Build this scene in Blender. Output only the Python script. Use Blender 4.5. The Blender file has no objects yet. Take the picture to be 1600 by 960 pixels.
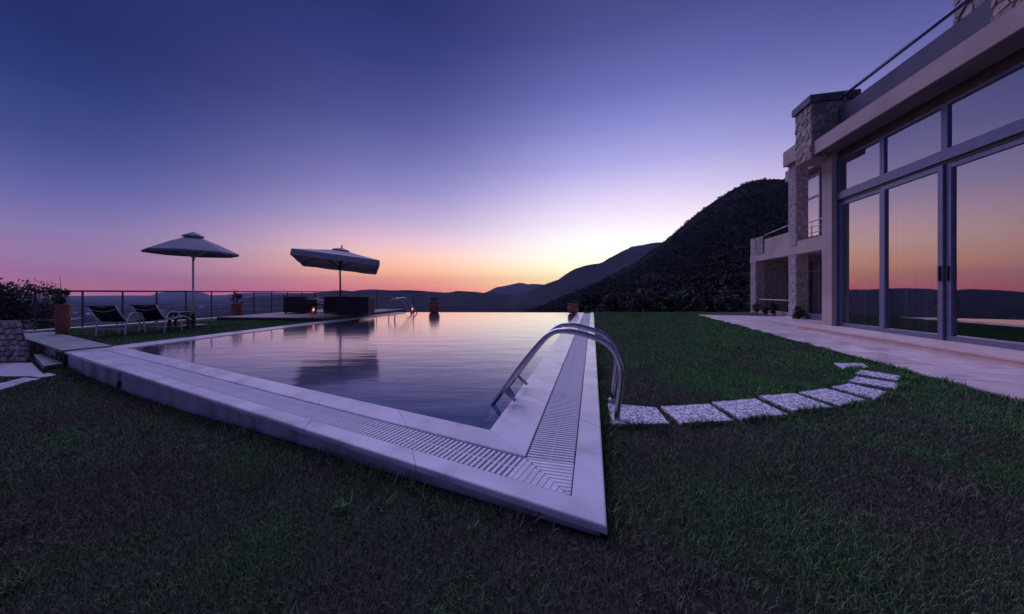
import bpy, bmesh, math, random
import numpy as np
from mathutils import Vector, Matrix, noise as mn
random.seed(7); rng = np.random.default_rng(11)
scene = bpy.context.scene
COL = scene.collection
PI = math.pi
def lin(r, g, b):
    f = lambda c: (c/255/12.92) if c/255 <= .04045 else ((c/255+.055)/1.055)**2.4
    return (f(r), f(g), f(b), 1.0)

# ------------------------------------------------------------------ camera
F, HY, CZ = 500.0, 457.0, 1.0          # photograph: focal length and horizon row in its pixels, eye height
cam_d = bpy.data.cameras.new("camera"); cam = bpy.data.objects.new("camera", cam_d); COL.objects.link(cam)
cam.location = (0, 0, CZ); cam.rotation_euler = (PI/2, 0, 0)
cam_d.sensor_width = 36; cam_d.lens = 36*F/1600; cam_d.shift_y = -(480-HY)/1600
cam_d.clip_start = .05; cam_d.clip_end = 60000
scene.camera = cam
def at(px, py, z):                      # survey: the point at height z seen at a pixel of the photograph
    Y = F*(CZ-z)/(py-HY); return Vector(((px-800)/F*Y, Y, z))
def atY(px, py, Y): return Vector(((px-800)/F*Y, Y, CZ+(HY-py)/F*Y))

# ------------------------------------------------------------------ sky
W = bpy.data.worlds.new("World"); scene.world = W; W.use_nodes = True
nt = W.node_tree; nt.nodes.clear()
def N(tree, typ, **kw):
    n = tree.nodes.new(typ)
    for k, v in kw.items(): setattr(n, k, v)
    return n
def math_node(tree, op, a, b=None, clamp=False):
    n = N(tree, 'ShaderNodeMath', operation=op); n.use_clamp = clamp
    for i, v in enumerate((a, b)):
        if v is None: continue
        if isinstance(v, (int, float)): n.inputs[i].default_value = v
        else: tree.links.new(v, n.inputs[i])
    return n.outputs[0]
GLOW_AZ = math.radians(20)              # bearing of the afterglow, clockwise from +Y
tc = N(nt, 'ShaderNodeTexCoord'); sep = N(nt, 'ShaderNodeSeparateXYZ'); nt.links.new(tc.outputs['Generated'], sep.inputs[0])
sx, sy, sz = sep.outputs
elev = math_node(nt, 'ARCSINE', sz)
elev = math_node(nt, 'MULTIPLY', math_node(nt, 'MAXIMUM', elev, 0.0), 2/PI)     # 0 horizon .. 1 zenith
azm = math_node(nt, 'ARCTAN2', sx, sy)
dd = math_node(nt, 'SUBTRACT', azm, GLOW_AZ)
cosd = math_node(nt, 'COSINE', dd)
dang = math_node(nt, 'MULTIPLY', math_node(nt, 'ARCCOSINE', cosd), 180/PI)      # 0..180 degrees from the glow
def ramp(stops):                        # stops: (elevation degrees, sRGB)
    r = N(nt, 'ShaderNodeValToRGB'); e = r.color_ramp
    e.interpolation = 'EASE' if False else 'LINEAR'
    while len(e.elements) > 1: e.elements.remove(e.elements[-1])
    for i, (d, c) in enumerate(stops):
        el = e.elements[0] if i == 0 else e.elements.new(d/90)
        el.position = d/90; el.color = lin(*c)
    nt.links.new(elev, r.inputs[0]); return r.outputs[0]
R0 = ramp([(0,(255,196,120)),(2,(255,226,160)),(4.5,(255,252,212)),(6.4,(255,254,236)),(9.6,(255,250,254)),(12.9,(246,230,251)),(17,(216,204,245)),(21,(178,174,232)),(26.4,(140,141,210)),(31,(110,113,184)),(38,(78,83,146)),(45,(60,66,124)),(60,(50,58,114)),(90,(46,54,110))])
R1 = ramp([(0,(214,104,88)),(.8,(226,124,100)),(3,(254,176,122)),(6.2,(250,200,182)),(8.4,(236,192,206)),(11.6,(194,172,210)),(16.7,(148,140,200)),(20.7,(120,119,182)),(26.2,(90,91,156)),(30.4,(73,76,140)),(34.4,(55,63,130)),(40.6,(41,50,108)),(60,(42,51,106)),(90,(46,54,110))])
R2 = ramp([(0,(184,102,114)),(1.7,(176,113,136)),(3.5,(157,118,154)),(6.6,(134,118,166)),(9.7,(107,104,165)),(12.1,(87,92,158)),(15.6,(65,76,140)),(21.2,(43,58,121)),(26,(33,46,103)),(45,(36,47,100)),(90,(46,54,110))])
R3 = ramp([(0,(96,84,136)),(6,(104,94,156)),(14,(84,84,150)),(30,(54,62,124)),(60,(46,54,110)),(90,(46,54,110))])
def mixc(fac, a, b):
    m = N(nt, 'ShaderNodeMix', data_type='RGBA'); nt.links.new(fac, m.inputs[0]); nt.links.new(a, m.inputs[6]); nt.links.new(b, m.inputs[7]); return m.outputs[2]
def smooth(x, a, b):
    n = N(nt, 'ShaderNodeMapRange'); n.interpolation_type = 'SMOOTHSTEP'
    nt.links.new(x, n.inputs[0]); n.inputs[1].default_value = a; n.inputs[2].default_value = b; return n.outputs[0]
c = mixc(smooth(dang, 2, 42), R0, R1); c = mixc(smooth(dang, 36, 76), c, R2); c = mixc(smooth(dang, 80, 150), c, R3)
bg = N(nt, 'ShaderNodeBackground'); nt.links.new(c, bg.inputs[0])
gain = math_node(nt, 'ADD', 1.0, math_node(nt, 'MULTIPLY', math_node(nt, 'EXPONENT', math_node(nt, 'MULTIPLY', elev, -16.0)), math_node(nt, 'ADD', .55, math_node(nt, 'MULTIPLY', math_node(nt, 'POWER', math_node(nt, 'MAXIMUM', cosd, 0.0), 3.0), .65))))
nt.links.new(gain, bg.inputs[1])
wo = N(nt, 'ShaderNodeOutputWorld'); nt.links.new(bg.outputs[0], wo.inputs[0])

# ------------------------------------------------------------------ the one sun: the broad soft light of the western dusk sky
sd = bpy.data.lights.new("sun", 'SUN'); so = bpy.data.objects.new("sun", sd); COL.objects.link(so)
sd.energy = 1.95; sd.angle = math.radians(50); sd.color = (.55, .50, 1.0)
SUN_AZ, SUN_EL = math.radians(-34), math.radians(55)
sdir = Vector((math.sin(SUN_AZ)*math.cos(SUN_EL), math.cos(SUN_AZ)*math.cos(SUN_EL), math.sin(SUN_EL)))
so.rotation_euler = sdir.to_track_quat('Z', 'Y').to_euler()

scene.view_settings.view_transform = 'Standard'; scene.view_settings.look = 'None'
scene.view_settings.exposure = 0; scene.view_settings.gamma = 1; scene.view_settings.use_curve_mapping = False
scene.render.engine = 'CYCLES'
cy = scene.cycles
cy.use_denoising = True; cy.max_bounces = 8; cy.transparent_max_bounces = 16; cy.volume_bounces = 0
cy.sample_clamp_indirect = 4
scene.render.film_transparent = False

# ------------------------------------------------------------------ materials
MATS = {}
def mat(name, c1, c2=None, rough=.6, metal=0., scale=6., bump=0., bscale=None, detail=6, rand=0., spec=.5, stretch=(1,1,1), c3=None, lo=.35, hi=.65, coords='Object'):
    m = bpy.data.materials.new(name); m.use_nodes = True; t = m.node_tree
    p = t.nodes['Principled BSDF']; p.inputs['Roughness'].default_value = rough; p.inputs['Metallic'].default_value = metal
    p.inputs['Specular IOR Level'].default_value = spec
    c2 = c2 or c1
    g = N(t, 'ShaderNodeTexCoord'); mp = N(t, 'ShaderNodeMapping'); mp.inputs['Scale'].default_value = stretch
    if coords == 'World':
        gg = N(t, 'ShaderNodeNewGeometry'); t.links.new(gg.outputs['Position'], mp.inputs[0])
    else: t.links.new(g.outputs[coords], mp.inputs[0])
    n = N(t, 'ShaderNodeTexNoise'); n.inputs['Scale'].default_value = scale; n.inputs['Detail'].default_value = detail
    t.links.new(mp.outputs[0], n.inputs[0])
    r = N(t, 'ShaderNodeValToRGB'); e = r.color_ramp.elements
    e[0].position = lo; e[0].color = (*c1[:3], 1); e[1].position = hi; e[1].color = (*c2[:3], 1)
    if c3:
        x = r.color_ramp.elements.new((lo+hi)/2); x.color = (*c3[:3], 1)
    t.links.new(n.outputs[0], r.inputs[0]); col = r.outputs[0]
    if rand:
        oi = N(t, 'ShaderNodeObjectInfo'); mr = N(t, 'ShaderNodeMapRange'); mr.inputs[3].default_value = 1-rand; mr.inputs[4].default_value = 1+rand
        t.links.new(oi.outputs['Random'], mr.inputs[0])
        h = N(t, 'ShaderNodeHueSaturation'); t.links.new(mr.outputs[0], h.inputs['Value']); t.links.new(col, h.inputs['Color']); col = h.outputs[0]
    t.links.new(col, p.inputs['Base Color'])
    if bump:
        n2 = N(t, 'ShaderNodeTexNoise'); n2.inputs['Scale'].default_value = bscale or scale*6; n2.inputs['Detail'].default_value = 4
        t.links.new(mp.outputs[0], n2.inputs[0])
        b = N(t, 'ShaderNodeBump'); b.inputs['Strength'].default_value = bump; b.inputs['Distance'].default_value = .01
        t.links.new(n2.outputs[0], b.inputs['Height']); t.links.new(b.outputs[0], p.inputs['Normal'])
    MATS[name] = m; return m
g3 = lambda v: (v, v, v)
mat('marble', (.43,.41,.43), (.69,.665,.68), rough=.24, scale=3.4, bump=.15, bscale=30, rand=.06, c3=(.60,.58,.595), lo=.30, hi=.62, detail=9)
mat('grate_plastic', (.62,.60,.62), (.74,.72,.73), rough=.45, scale=8, rand=.04)
mat('pool_render', (.17,.16,.19), (.50,.47,.51), rough=.75, scale=4, bump=.6, bscale=26, detail=9, lo=.3, hi=.6, c3=(.40,.37,.41), stretch=(1,1,.4))
mat('channel', (.09,.09,.10), rough=.8)
mat('basin_tile', (.12,.17,.27), (.17,.23,.33), rough=.3, scale=3)
mat('lawn_soil', (.020,.024,.012), (.034,.042,.018), rough=.95, scale=1.3, c3=(.034,.026,.022), bump=.5, bscale=60)
mat('steel', (.42,.41,.43), (.50,.49,.51), rough=.2, metal=1., scale=40)
mat('steel_dull', (.36,.36,.38), rough=.4, metal=.9, scale=30)
mat('fence_metal', (.055,.055,.06), (.09,.09,.10), rough=.5, metal=.3, scale=20)
mat('white_metal', (.72,.72,.74), (.80,.80,.82), rough=.4, scale=10)
mat('pebble_wash', (.16,.15,.16), (.86,.84,.86), rough=.7, scale=62, detail=3, bump=.9, bscale=60, c3=(.66,.64,.66), lo=.40, hi=.6)
mat('terrace_stone', (.60,.48,.46), (.86,.71,.67), rough=.30, scale=3.5, bump=.3, bscale=22, rand=.17, c3=(.77,.62,.58))
mat('plinth_stone', (.68,.50,.42), (.78,.60,.51), rough=.45, scale=5, bump=.2, rand=.06)
mat('terrace_joint', (.04,.035,.035), (.08,.07,.07), rough=.9, scale=12)
mat('stucco', (.42,.32,.285), (.52,.41,.365), rough=.85, scale=1.4, bump=.35, bscale=60)
mat('stucco_grey', (.085,.085,.12), (.11,.11,.15), rough=.8, scale=2, bump=.3, bscale=50)
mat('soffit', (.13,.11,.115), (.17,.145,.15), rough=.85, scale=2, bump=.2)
mat('brown_header', (.07,.035,.025), (.11,.06,.045), rough=.6, scale=4)
mat('cap_slab', (.10,.095,.11), (.16,.15,.17), rough=.7, scale=5, bump=.4)
mat('aluminium', (.13,.15,.25), (.17,.19,.30), rough=.35, metal=.35, scale=12)
mat('black_plastic', (.012,.012,.014), rough=.45)
mat('stone', (.26,.20,.17), (.46,.37,.31), rough=.9, scale=9, bump=1., bscale=30, rand=.33, c3=(.36,.29,.25))
mat('stone_pale', (.38,.30,.27), (.66,.55,.50), rough=.9, scale=9, bump=1., bscale=30, rand=.30, c3=(.50,.42,.38))
mat('mortar', (.13,.11,.10), (.20,.17,.155), rough=.95, scale=14, bump=.6)
mat('mortar_pale', (.24,.20,.185), (.32,.27,.25), rough=.95, scale=14, bump=.6)
mat('mortar_dark', (.035,.03,.03), (.06,.05,.05), rough=.95, scale=14, bump=.6)
mat('grey_slab', (.13,.15,.155), (.21,.235,.24), rough=.6, scale=5, bump=.5, bscale=30, rand=.08)
mat('footing_stone', (.30,.29,.32), (.44,.43,.46), rough=.8, scale=18, bump=.8, bscale=40)
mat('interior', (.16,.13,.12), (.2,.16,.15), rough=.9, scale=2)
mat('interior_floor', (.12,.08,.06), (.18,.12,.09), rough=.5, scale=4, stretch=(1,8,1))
mat('canvas_grey', (.22,.23,.27), (.27,.28,.32), rough=.9, scale=14, bump=.2)
mat('canvas_cream', (.40,.38,.38), (.48,.46,.45), rough=.9, scale=10, bump=.2)
mat('wood_pole', (.06,.04,.03), (.10,.07,.05), rough=.6, scale=8, stretch=(6,6,1))
mat('sling', (.010,.011,.014), (.016,.017,.02), rough=.8, scale=60, bump=.3)
mat('wicker', (.030,.020,.020), (.055,.038,.036), rough=.7, scale=50, bump=.8, bscale=90)
mat('cushion', (.14,.12,.13), (.18,.16,.17), rough=.95, scale=20)
mat('deck_wood', (.16,.11,.10), (.26,.19,.17), rough=.65, scale=3, stretch=(1,10,1), rand=.18, bump=.3)
mat('terracotta', (.30,.115,.065), (.42,.175,.10), rough=.85, scale=6, bump=.4, c3=(.36,.14,.085))
mat('leaf', (.030,.050,.020), (.065,.095,.040), rough=.6, scale=3, spec=.3)
mat('leaf_grey', (.060,.074,.054), (.13,.145,.11), rough=.6, scale=3, spec=.3)
mat('leaf_red', (.16,.04,.05), (.25,.09,.09), rough=.6, scale=5)
mat('bark', (.06,.045,.035), (.11,.085,.07), rough=.95, scale=10, bump=.8)
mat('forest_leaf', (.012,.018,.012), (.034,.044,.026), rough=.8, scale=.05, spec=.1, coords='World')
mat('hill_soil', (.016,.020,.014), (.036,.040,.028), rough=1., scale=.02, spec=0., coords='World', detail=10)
mat('ridge_soil', (.022,.026,.022), (.048,.050,.044), rough=1., scale=.004, spec=0., coords='World', detail=10)
mat('valley_soil', (.014,.018,.014), (.10,.095,.085), rough=1., scale=.006, spec=0., coords='World', detail=12, c3=(.026,.031,.024), lo=.40, hi=.72)
mat('house_white', (.72,.70,.68), (.82,.80,.78), rough=.8, scale=.2)
mat('house_roof', (.30,.13,.09), (.36,.17,.12), rough=.9, scale=.3)
mat('flower_white', (.75,.74,.74), (.85,.84,.84), rough=.7, scale=20)
def emit(name, col, s):
    m = bpy.data.materials.new(name); m.use_nodes = True; p = m.node_tree.nodes['Principled BSDF']
    p.inputs['Base Color'].default_value = (*col, 1); p.inputs['Emission Color'].default_value = (*col, 1); p.inputs['Emission Strength'].default_value = s
    MATS[name] = m
emit('candle_glow', (1., .20, .10), 2.6); emit('lit_window', (1., .86, .80), 2.4)
def glass_mat(name, refl, tint=(.75,.75,.8), rough=0.):
    m = bpy.data.materials.new(name); m.use_nodes = True; t = m.node_tree; t.nodes.clear()
    o = N(t, 'ShaderNodeOutputMaterial'); mx = N(t, 'ShaderNodeMixShader'); tr = N(t, 'ShaderNodeBsdfTransparent'); gl = N(t, 'ShaderNodeBsdfGlossy')
    tr.inputs[0].default_value = (*tint, 1); gl.inputs['Roughness'].default_value = rough; gl.inputs[0].default_value = (.95,.95,1,1)
    fr = N(t, 'ShaderNodeFresnel'); fr.inputs[0].default_value = refl
    ge = N(t, 'ShaderNodeNewGeometry'); inv = math_node(t, 'SUBTRACT', 1.0, ge.outputs['Backfacing'])
    t.links.new(math_node(t, 'MULTIPLY', fr.outputs[0], inv), mx.inputs[0]); t.links.new(tr.outputs[0], mx.inputs[1]); t.links.new(gl.outputs[0], mx.inputs[2]); t.links.new(mx.outputs[0], o.inputs[0])
    MATS[name] = m; return m
glass_mat('window_glass', 5.4, (.70,.70,.74)); glass_mat('lantern_glass', 1.5, (.95,.95,.95))
def water_mat():
    m = glass_mat('water', 1.33, (.45,.60,.76), .105); t = m.node_tree
    mx = [n for n in t.nodes if n.type == 'MIX_SHADER'][0]; tr = [n for n in t.nodes if n.type == 'BSDF_TRANSPARENT'][0]
    df = N(t, 'ShaderNodeBsdfDiffuse'); df.inputs[0].default_value = (.045,.072,.165,1); m2 = N(t, 'ShaderNodeMixShader'); m2.inputs[0].default_value = .55
    t.links.new(tr.outputs[0], m2.inputs[1]); t.links.new(df.outputs[0], m2.inputs[2]); t.links.new(m2.outputs[0], mx.inputs[1])
    g = N(t, 'ShaderNodeNewGeometry'); mp = N(t, 'ShaderNodeMapping'); mp.inputs['Scale'].default_value = (.55, 1.7, 1); mp.inputs['Rotation'].default_value = (0,0,.1)
    t.links.new(g.outputs['Position'], mp.inputs[0])
    n1 = N(t, 'ShaderNodeTexNoise'); n1.inputs['Scale'].default_value = 2.4; n1.inputs['Detail'].default_value = 4; t.links.new(mp.outputs[0], n1.inputs[0])
    b = N(t, 'ShaderNodeBump'); b.inputs['Strength'].default_value = .15; b.inputs['Distance'].default_value = .035; t.links.new(n1.outputs[0], b.inputs['Height'])
    # low-angle mirroring boosted by hand beyond plain Fresnel, to brighten the far water
    lw = N(t, 'ShaderNodeLayerWeight'); lw.inputs[0].default_value = .5; t.links.new(b.outputs[0], lw.inputs['Normal'])
    pw = math_node(t, 'MULTIPLY', math_node(t, 'POWER', lw.outputs['Facing'], 5.8), 1.54, clamp=True)
    ge = N(t, 'ShaderNodeNewGeometry'); t.links.new(math_node(t, 'MULTIPLY', pw, math_node(t, 'SUBTRACT', 1.0, ge.outputs['Backfacing'])), mx.inputs[0])
    for n in t.nodes:
        if n.type == 'BSDF_GLOSSY': t.links.new(b.outputs[0], n.inputs['Normal'])
water_mat()
def sheer_mat():
    m = bpy.data.materials.new('sheer'); m.use_nodes = True; t = m.node_tree; t.nodes.clear()
    o = N(t, 'ShaderNodeOutputMaterial'); mx = N(t, 'ShaderNodeMixShader'); mx.inputs[0].default_value = .9
    tr = N(t, 'ShaderNodeBsdfTransparent'); df = N(t, 'ShaderNodeBsdfDiffuse'); df.inputs[0].default_value = (.46,.43,.44,1)
    t.links.new(tr.outputs[0], mx.inputs[1]); t.links.new(df.outputs[0], mx.inputs[2]); t.links.new(mx.outputs[0], o.inputs[0]); MATS['sheer'] = m
sheer_mat()
def blade_mat():
    m = bpy.data.materials.new('grass_blade'); m.use_nodes = True; t = m.node_tree; p = t.nodes['Principled BSDF']
    a = N(t, 'ShaderNodeAttribute'); a.attribute_name = 'tint'
    g = N(t, 'ShaderNodeNewGeometry'); n = N(t, 'ShaderNodeTexNoise'); n.inputs['Scale'].default_value = 1.1; n.inputs['Detail'].default_value = 6
    t.links.new(g.outputs['Position'], n.inputs[0])
    r = N(t, 'ShaderNodeValToRGB'); e = r.color_ramp.elements
    e[0].position = .36; e[0].color = (.115,.300,.078,1); e[1].position = .68; e[1].color = (.168,.150,.102,1)
    x = r.color_ramp.elements.new(.5); x.color = (.122,.215,.084,1)
    dr = N(t, 'ShaderNodeAttribute'); dr.attribute_name = 'dry'
    t.links.new(math_node(t, 'ADD', n.outputs[0], math_node(t, 'MULTIPLY', math_node(t, 'SUBTRACT', dr.outputs['Fac'], .5), .35)), r.inputs[0])
    h = N(t, 'ShaderNodeHueSaturation'); mr = N(t, 'ShaderNodeMapRange'); mr.inputs[3].default_value = .45; mr.inputs[4].default_value = 1.6
    t.links.new(a.outputs['Fac'], mr.inputs[0]); t.links.new(mr.outputs[0], h.inputs['Value']); t.links.new(r.outputs[0], h.inputs['Color'])
    t.links.new(h.outputs[0], p.inputs['Base Color']); p.inputs['Roughness'].default_value = .6; p.inputs['Specular IOR Level'].default_value = .1
    MATS['grass_blade'] = m
blade_mat()

# ------------------------------------------------------------------ helpers
WL = {}                                     # world location of every object made here
class MB:
    def __init__(s): s.v = []; s.f = []
    def add(s, vs, fs):
        k = len(s.v); s.v += [tuple(x) for x in vs]; s.f += [tuple(i+k for i in f) for f in fs]; return s
    def hexa(s, b, t):                      # b, t: bottom and top quads, counter-clockwise from above
        return s.add(list(b)+list(t), [(3,2,1,0),(4,5,6,7)]+[(i,(i+1)%4,(i+1)%4+4,i+4) for i in range(4)])
    def box(s, c, d, ax=None):
        ax = ax or (Vector((1,0,0)), Vector((0,1,0)), Vector((0,0,1))); c = Vector(c)
        q = [(-1,-1),(1,-1),(1,1),(-1,1)]
        mk = lambda z: [c+ax[0]*(x*d[0]/2)+ax[1]*(y*d[1]/2)+ax[2]*(z*d[2]/2) for x, y in q]
        return s.hexa(mk(-1), mk(1))
    def prism(s, poly, z0, z1, bev=0.):     # poly: list of (x, y) counter-clockwise
        n = len(poly); P = [Vector((p[0], p[1])) for p in poly]
        if sum(P[i].x*P[(i+1)%n].y-P[(i+1)%n].x*P[i].y for i in range(n)) < 0: P.reverse()
        rings = [(P, z0)]
        if bev:
            def inset(o):
                out = []
                for i in range(n):
                    a, b, c_ = P[i-1], P[i], P[(i+1)%n]
                    e1 = (b-a).normalized(); e2 = (c_-b).normalized()
                    n1 = Vector((-e1.y, e1.x)); n2 = Vector((-e2.y, e2.x)); h = (n1+n2)
                    h = h.normalized()/max(.35, h.normalized().dot(n1)); out.append(b+h*o)
                return out
            rings += [(P, z1-bev), (inset(bev*.3), z1-bev*.3), (inset(bev), z1)]
        else: rings += [(P, z1)]
        vs = [(p.x, p.y, z) for R, z in rings for p in R]; m = len(rings)
        fs = [tuple(range(n-1, -1, -1)), tuple((m-1)*n+i for i in range(n))]
        for k in range(m-1):
            fs += [(k*n+i, k*n+(i+1)%n, (k+1)*n+(i+1)%n, (k+1)*n+i) for i in range(n)]
        return s.add(vs, fs)
    def tube(s, pts, r, n=10, caps=True):
        pts = [Vector(p) for p in pts]; rs = r if isinstance(r, (list, tuple)) else [r]*len(pts)
        vs, fs = [], []; up = None
        for i, p in enumerate(pts):
            d = (pts[min(i+1, len(pts)-1)]-pts[max(i-1, 0)]).normalized()
            if up is None:
                up = Vector((0,0,1)) if abs(d.z) < .9 else Vector((1,0,0))
            a = d.cross(up).normalized(); b = a.cross(d).normalized(); up = b
            vs += [p+(a*math.cos(2*PI*k/n)+b*math.sin(2*PI*k/n))*rs[i] for k in range(n)]
        for i in range(len(pts)-1):
            fs += [(i*n+k, (i+1)*n+k, (i+1)*n+(k+1)%n, i*n+(k+1)%n) for k in range(n)]
        if caps: fs += [tuple(range(n)), tuple((len(pts)-1)*n+k for k in range(n-1, -1, -1))]
        return s.add(vs, fs)
    def lathe(s, c, prof, n=20):            # prof: (radius, z) from bottom up
        c = Vector(c); vs = [c+Vector((r*math.cos(2*PI*k/n), r*math.sin(2*PI*k/n), z)) for r, z in prof for k in range(n)]
        fs = [(i*n+k, i*n+(k+1)%n, (i+1)*n+(k+1)%n, (i+1)*n+k) for i in range(len(prof)-1) for k in range(n)]
        fs += [tuple(range(n-1, -1, -1)), tuple((len(prof)-1)*n+k for k in range(n))]
        return s.add(vs, fs)
    def build(s, name, m, parent=None, smooth=False, stuff=False):
        org = WL[parent] if parent else Vector((0,0,0))
        me = bpy.data.meshes.new(name); me.from_pydata([Vector(v)-org for v in s.v], [], s.f); me.update()
        return put(name, me, m, parent, smooth, stuff)
def put(name, me, m, parent=None, smooth=False, stuff=False, loc=None):
    if m: 
        if not me.materials: me.materials.append(MATS[m])
    if smooth: me.shade_smooth()
    o = bpy.data.objects.new(name, me); COL.objects.link(o)
    if parent: o.parent = parent
    if loc is not None: o.location = Vector(loc)-(WL[parent] if parent else Vector((0,0,0)))
    WL[o] = Vector(loc) if loc is not None else (WL[parent] if parent else Vector((0,0,0)))
    if stuff: o['kind'] = 'stuff'
    return o
def tag(o, label, cat, group=None):
    o['label'] = label; o['category'] = cat
    if group: o['group'] = group
    return o
def thing(name, label, cat, loc=(0,0,0), group=None):
    o = bpy.data.objects.new(name, None); COL.objects.link(o); o.location = loc; o.empty_display_size = .1; WL[o] = Vector(loc)
    return tag(o, label, cat, group)
def structure(o): o['kind'] = 'structure'; return o
def copy_tree(o, parent=None):
    c = o.copy(); COL.objects.link(c); c.parent = parent; WL[c] = WL[o].copy()
    for ch in list(o.children): copy_tree(ch, c)
    return c
def smoothpath(pts, k=6):
    pts = [Vector(p) for p in pts]; out = []
    for i in range(len(pts)-1):
        p0, p1, p2, p3 = pts[max(i-1,0)], pts[i], pts[i+1], pts[min(i+2, len(pts)-1)]
        for j in range(k):
            t = j/k; out.append(.5*((2*p1)+(p2-p0)*t+(2*p0-5*p1+4*p2-p3)*t*t+(3*p1-p0-3*p2+p3)*t**3))
    out.append(pts[-1]); return out
def sstep(x, a, b):
    t = np.clip((x-a)/(b-a), 0, 1); return t*t*(3-2*t)
def inside(poly, X, Y):
    r = np.zeros(X.shape, bool); n = len(poly)
    for i in range(n):
        x0, y0 = poly[i][0], poly[i][1]; x1, y1 = poly[(i+1)%n][0], poly[(i+1)%n][1]
        c = ((y0 > Y) != (y1 > Y)); 
        with np.errstate(divide='ignore', invalid='ignore'):
            xi = (x1-x0)*(Y-y0)/((y1-y0) if y1 != y0 else 1e-9)+x0
        r ^= c & (X < xi)
    return r
def mesh_np(name, V, Q, m, parent=None, smooth=False, stuff=False, attr=None):
    """V (n,3); Q (k,3 or 4) indices"""
    me = bpy.data.meshes.new(name); V = np.asarray(V, np.float32); Q = np.asarray(Q, np.int32); k, s = Q.shape
    me.vertices.add(len(V)); me.vertices.foreach_set('co', V.ravel())
    me.loops.add(k*s); me.loops.foreach_set('vertex_index', Q.ravel())
    me.polygons.add(k); me.polygons.foreach_set('loop_start', np.arange(0, k*s, s, dtype=np.int32))
    if attr is not None:
        a = me.attributes.new('tint', 'FLOAT', 'POINT'); a.data.foreach_set('value', np.asarray(attr, np.float32))
        a = me.attributes.new('dry', 'FLOAT', 'POINT')          # the lawn by the house is watered, the one below the pool is drier
        dry = .72-.55*sstep(V[:,0], .2, 2.2)*sstep(V[:,1], 1.6, 3.8)-.45*sstep(-V[:,0], 5.2, 6.6)*sstep(V[:,1], 4.8, 5.4); a.data.foreach_set('value', dry.astype(np.float32))
    me.update(calc_edges=True); me.validate()
    return put(name, me, m, parent, smooth, stuff)
def clip_poly(poly, p, nrm):                # keep the side where (x-p).n <= 0
    out = []
    for i in range(len(poly)):
        a, b = poly[i], poly[(i+1)%len(poly)]
        da = (a[0]-p[0])*nrm[0]+(a[1]-p[1])*nrm[1]; db = (b[0]-p[0])*nrm[0]+(b[1]-p[1])*nrm[1]
        if da <= 0: out.append(a)
        if da*db < 0:
            t = da/(da-db); out.append((a[0]+(b[0]-a[0])*t, a[1]+(b[1]-a[1])*t))
    return out
def rubble(parent, origin, ux, uz, nrm, outline, size, m='stone', joined=False, seed=0, depth=.03, flat=1.35, gap=.10):
    """rubble stones on a wall face: cells of irregular outline in the face's own plane, each proud of the mortar by its own amount"""
    R = random.Random(seed); xs = [p[0] for p in outline]; ys = [p[1] for p in outline]
    w, h = max(xs)-min(xs), max(ys)-min(ys); cw, ch = size*flat, size
    nx, ny = max(1, round(w/cw)), max(1, round(h/ch)); cw, ch = w/nx, h/ny; pts = []
    for j in range(ny):
        for i in range(-1, nx+1):
            pts.append((min(xs)+(i+.5+.5*(j%2)+R.uniform(-.33,.33))*cw, min(ys)+(j+.5+R.uniform(-.3,.3))*ch))
    all_mb = MB(); k = 0
    for i, p in enumerate(pts):
        cell = list(outline)
        for j, q in enumerate(pts):
            if i == j or abs(p[0]-q[0]) > 3*cw or abs(p[1]-q[1]) > 3*ch: continue
            cell = clip_poly(cell, ((p[0]+q[0])/2, (p[1]+q[1])/2), (q[0]-p[0], q[1]-p[1]))
            if len(cell) < 3: break
        if len(cell) < 3: continue
        ar = abs(sum(cell[a][0]*cell[(a+1)%len(cell)][1]-cell[(a+1)%len(cell)][0]*cell[a][1] for a in range(len(cell))))/2
        if ar < .12*cw*ch: continue
        cx = sum(a[0] for a in cell)/len(cell); cz = sum(a[1] for a in cell)/len(cell)
        g = 1-gap*R.uniform(.7,1.3); g2 = g-.13; d = depth*R.uniform(.5,1.3); tl = (R.uniform(-.1,.1), R.uniform(-.1,.1))
        P = lambda a, s_, dd: origin+ux*(cx+(a[0]-cx)*s_)+uz*(cz+(a[1]-cz)*s_)+nrm*(dd+(a[0]-cx)*tl[0]+(a[1]-cz)*tl[1] if dd > 0 else dd)
        n = len(cell); mb = all_mb if joined else MB()
        vs = [P(a, g, -.012) for a in cell]+[P(a, g, d*.65) for a in cell]+[P(a, g2, d) for a in cell]
        fs = [(q*n+e, q*n+(e+1)%n, (q+1)*n+(e+1)%n, (q+1)*n+e) for q in (0,1) for e in range(n)]+[tuple(range(2*n, 3*n))]
        mb.add(vs, fs)
        if not joined: fix(mb.build('stone', m, parent)); k += 1
    if joined:
        o = all_mb.build('stone_facing', m, parent, stuff=True); fix(o)
def fix(o):                                 # consistent outward normals
    bm = bmesh.new(); bm.from_mesh(o.data); bmesh.ops.recalc_face_normals(bm, faces=bm.faces); bm.to_mesh(o.data); bm.free(); return o

# ------------------------------------------------------------------ pool plan
C0 = Vector((.3664, 1.2295)); RD = Vector((.2438, .9698)); FD = Vector((-.8923, .4514))
RN = Vector((-.9698, .2438)); FN = Vector((.4514, .8923))       # inward normals
C1 = Vector((-6.77, 4.84)); C2 = Vector((-5.25, 14.5)); C3 = Vector((3.627, 14.2))
LD = (C2-C1).normalized(); LN = Vector((LD.y, -LD.x))
ZC, ZW = .10, .088
def isect(p, d, q, e):
    k = (q-p); den = d.x*e.y-d.y*e.x; return p+d*((k.x*e.y-k.y*e.x)/den)
def corner(of, orr): return isect(C0+FN*of, FD, C0+RN*orr, RD)
def corner_l(of, ol): return isect(C0+FN*of, FD, C1+LN*ol, LD)
G0, G1, FW = .122, .333, .539; H0, H1, RW = .148, .411, .708; LW = .48
FARE = (C3-C2).normalized()
def far_r(o): return isect(C0+RN*o, RD, C2, FARE)
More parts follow.
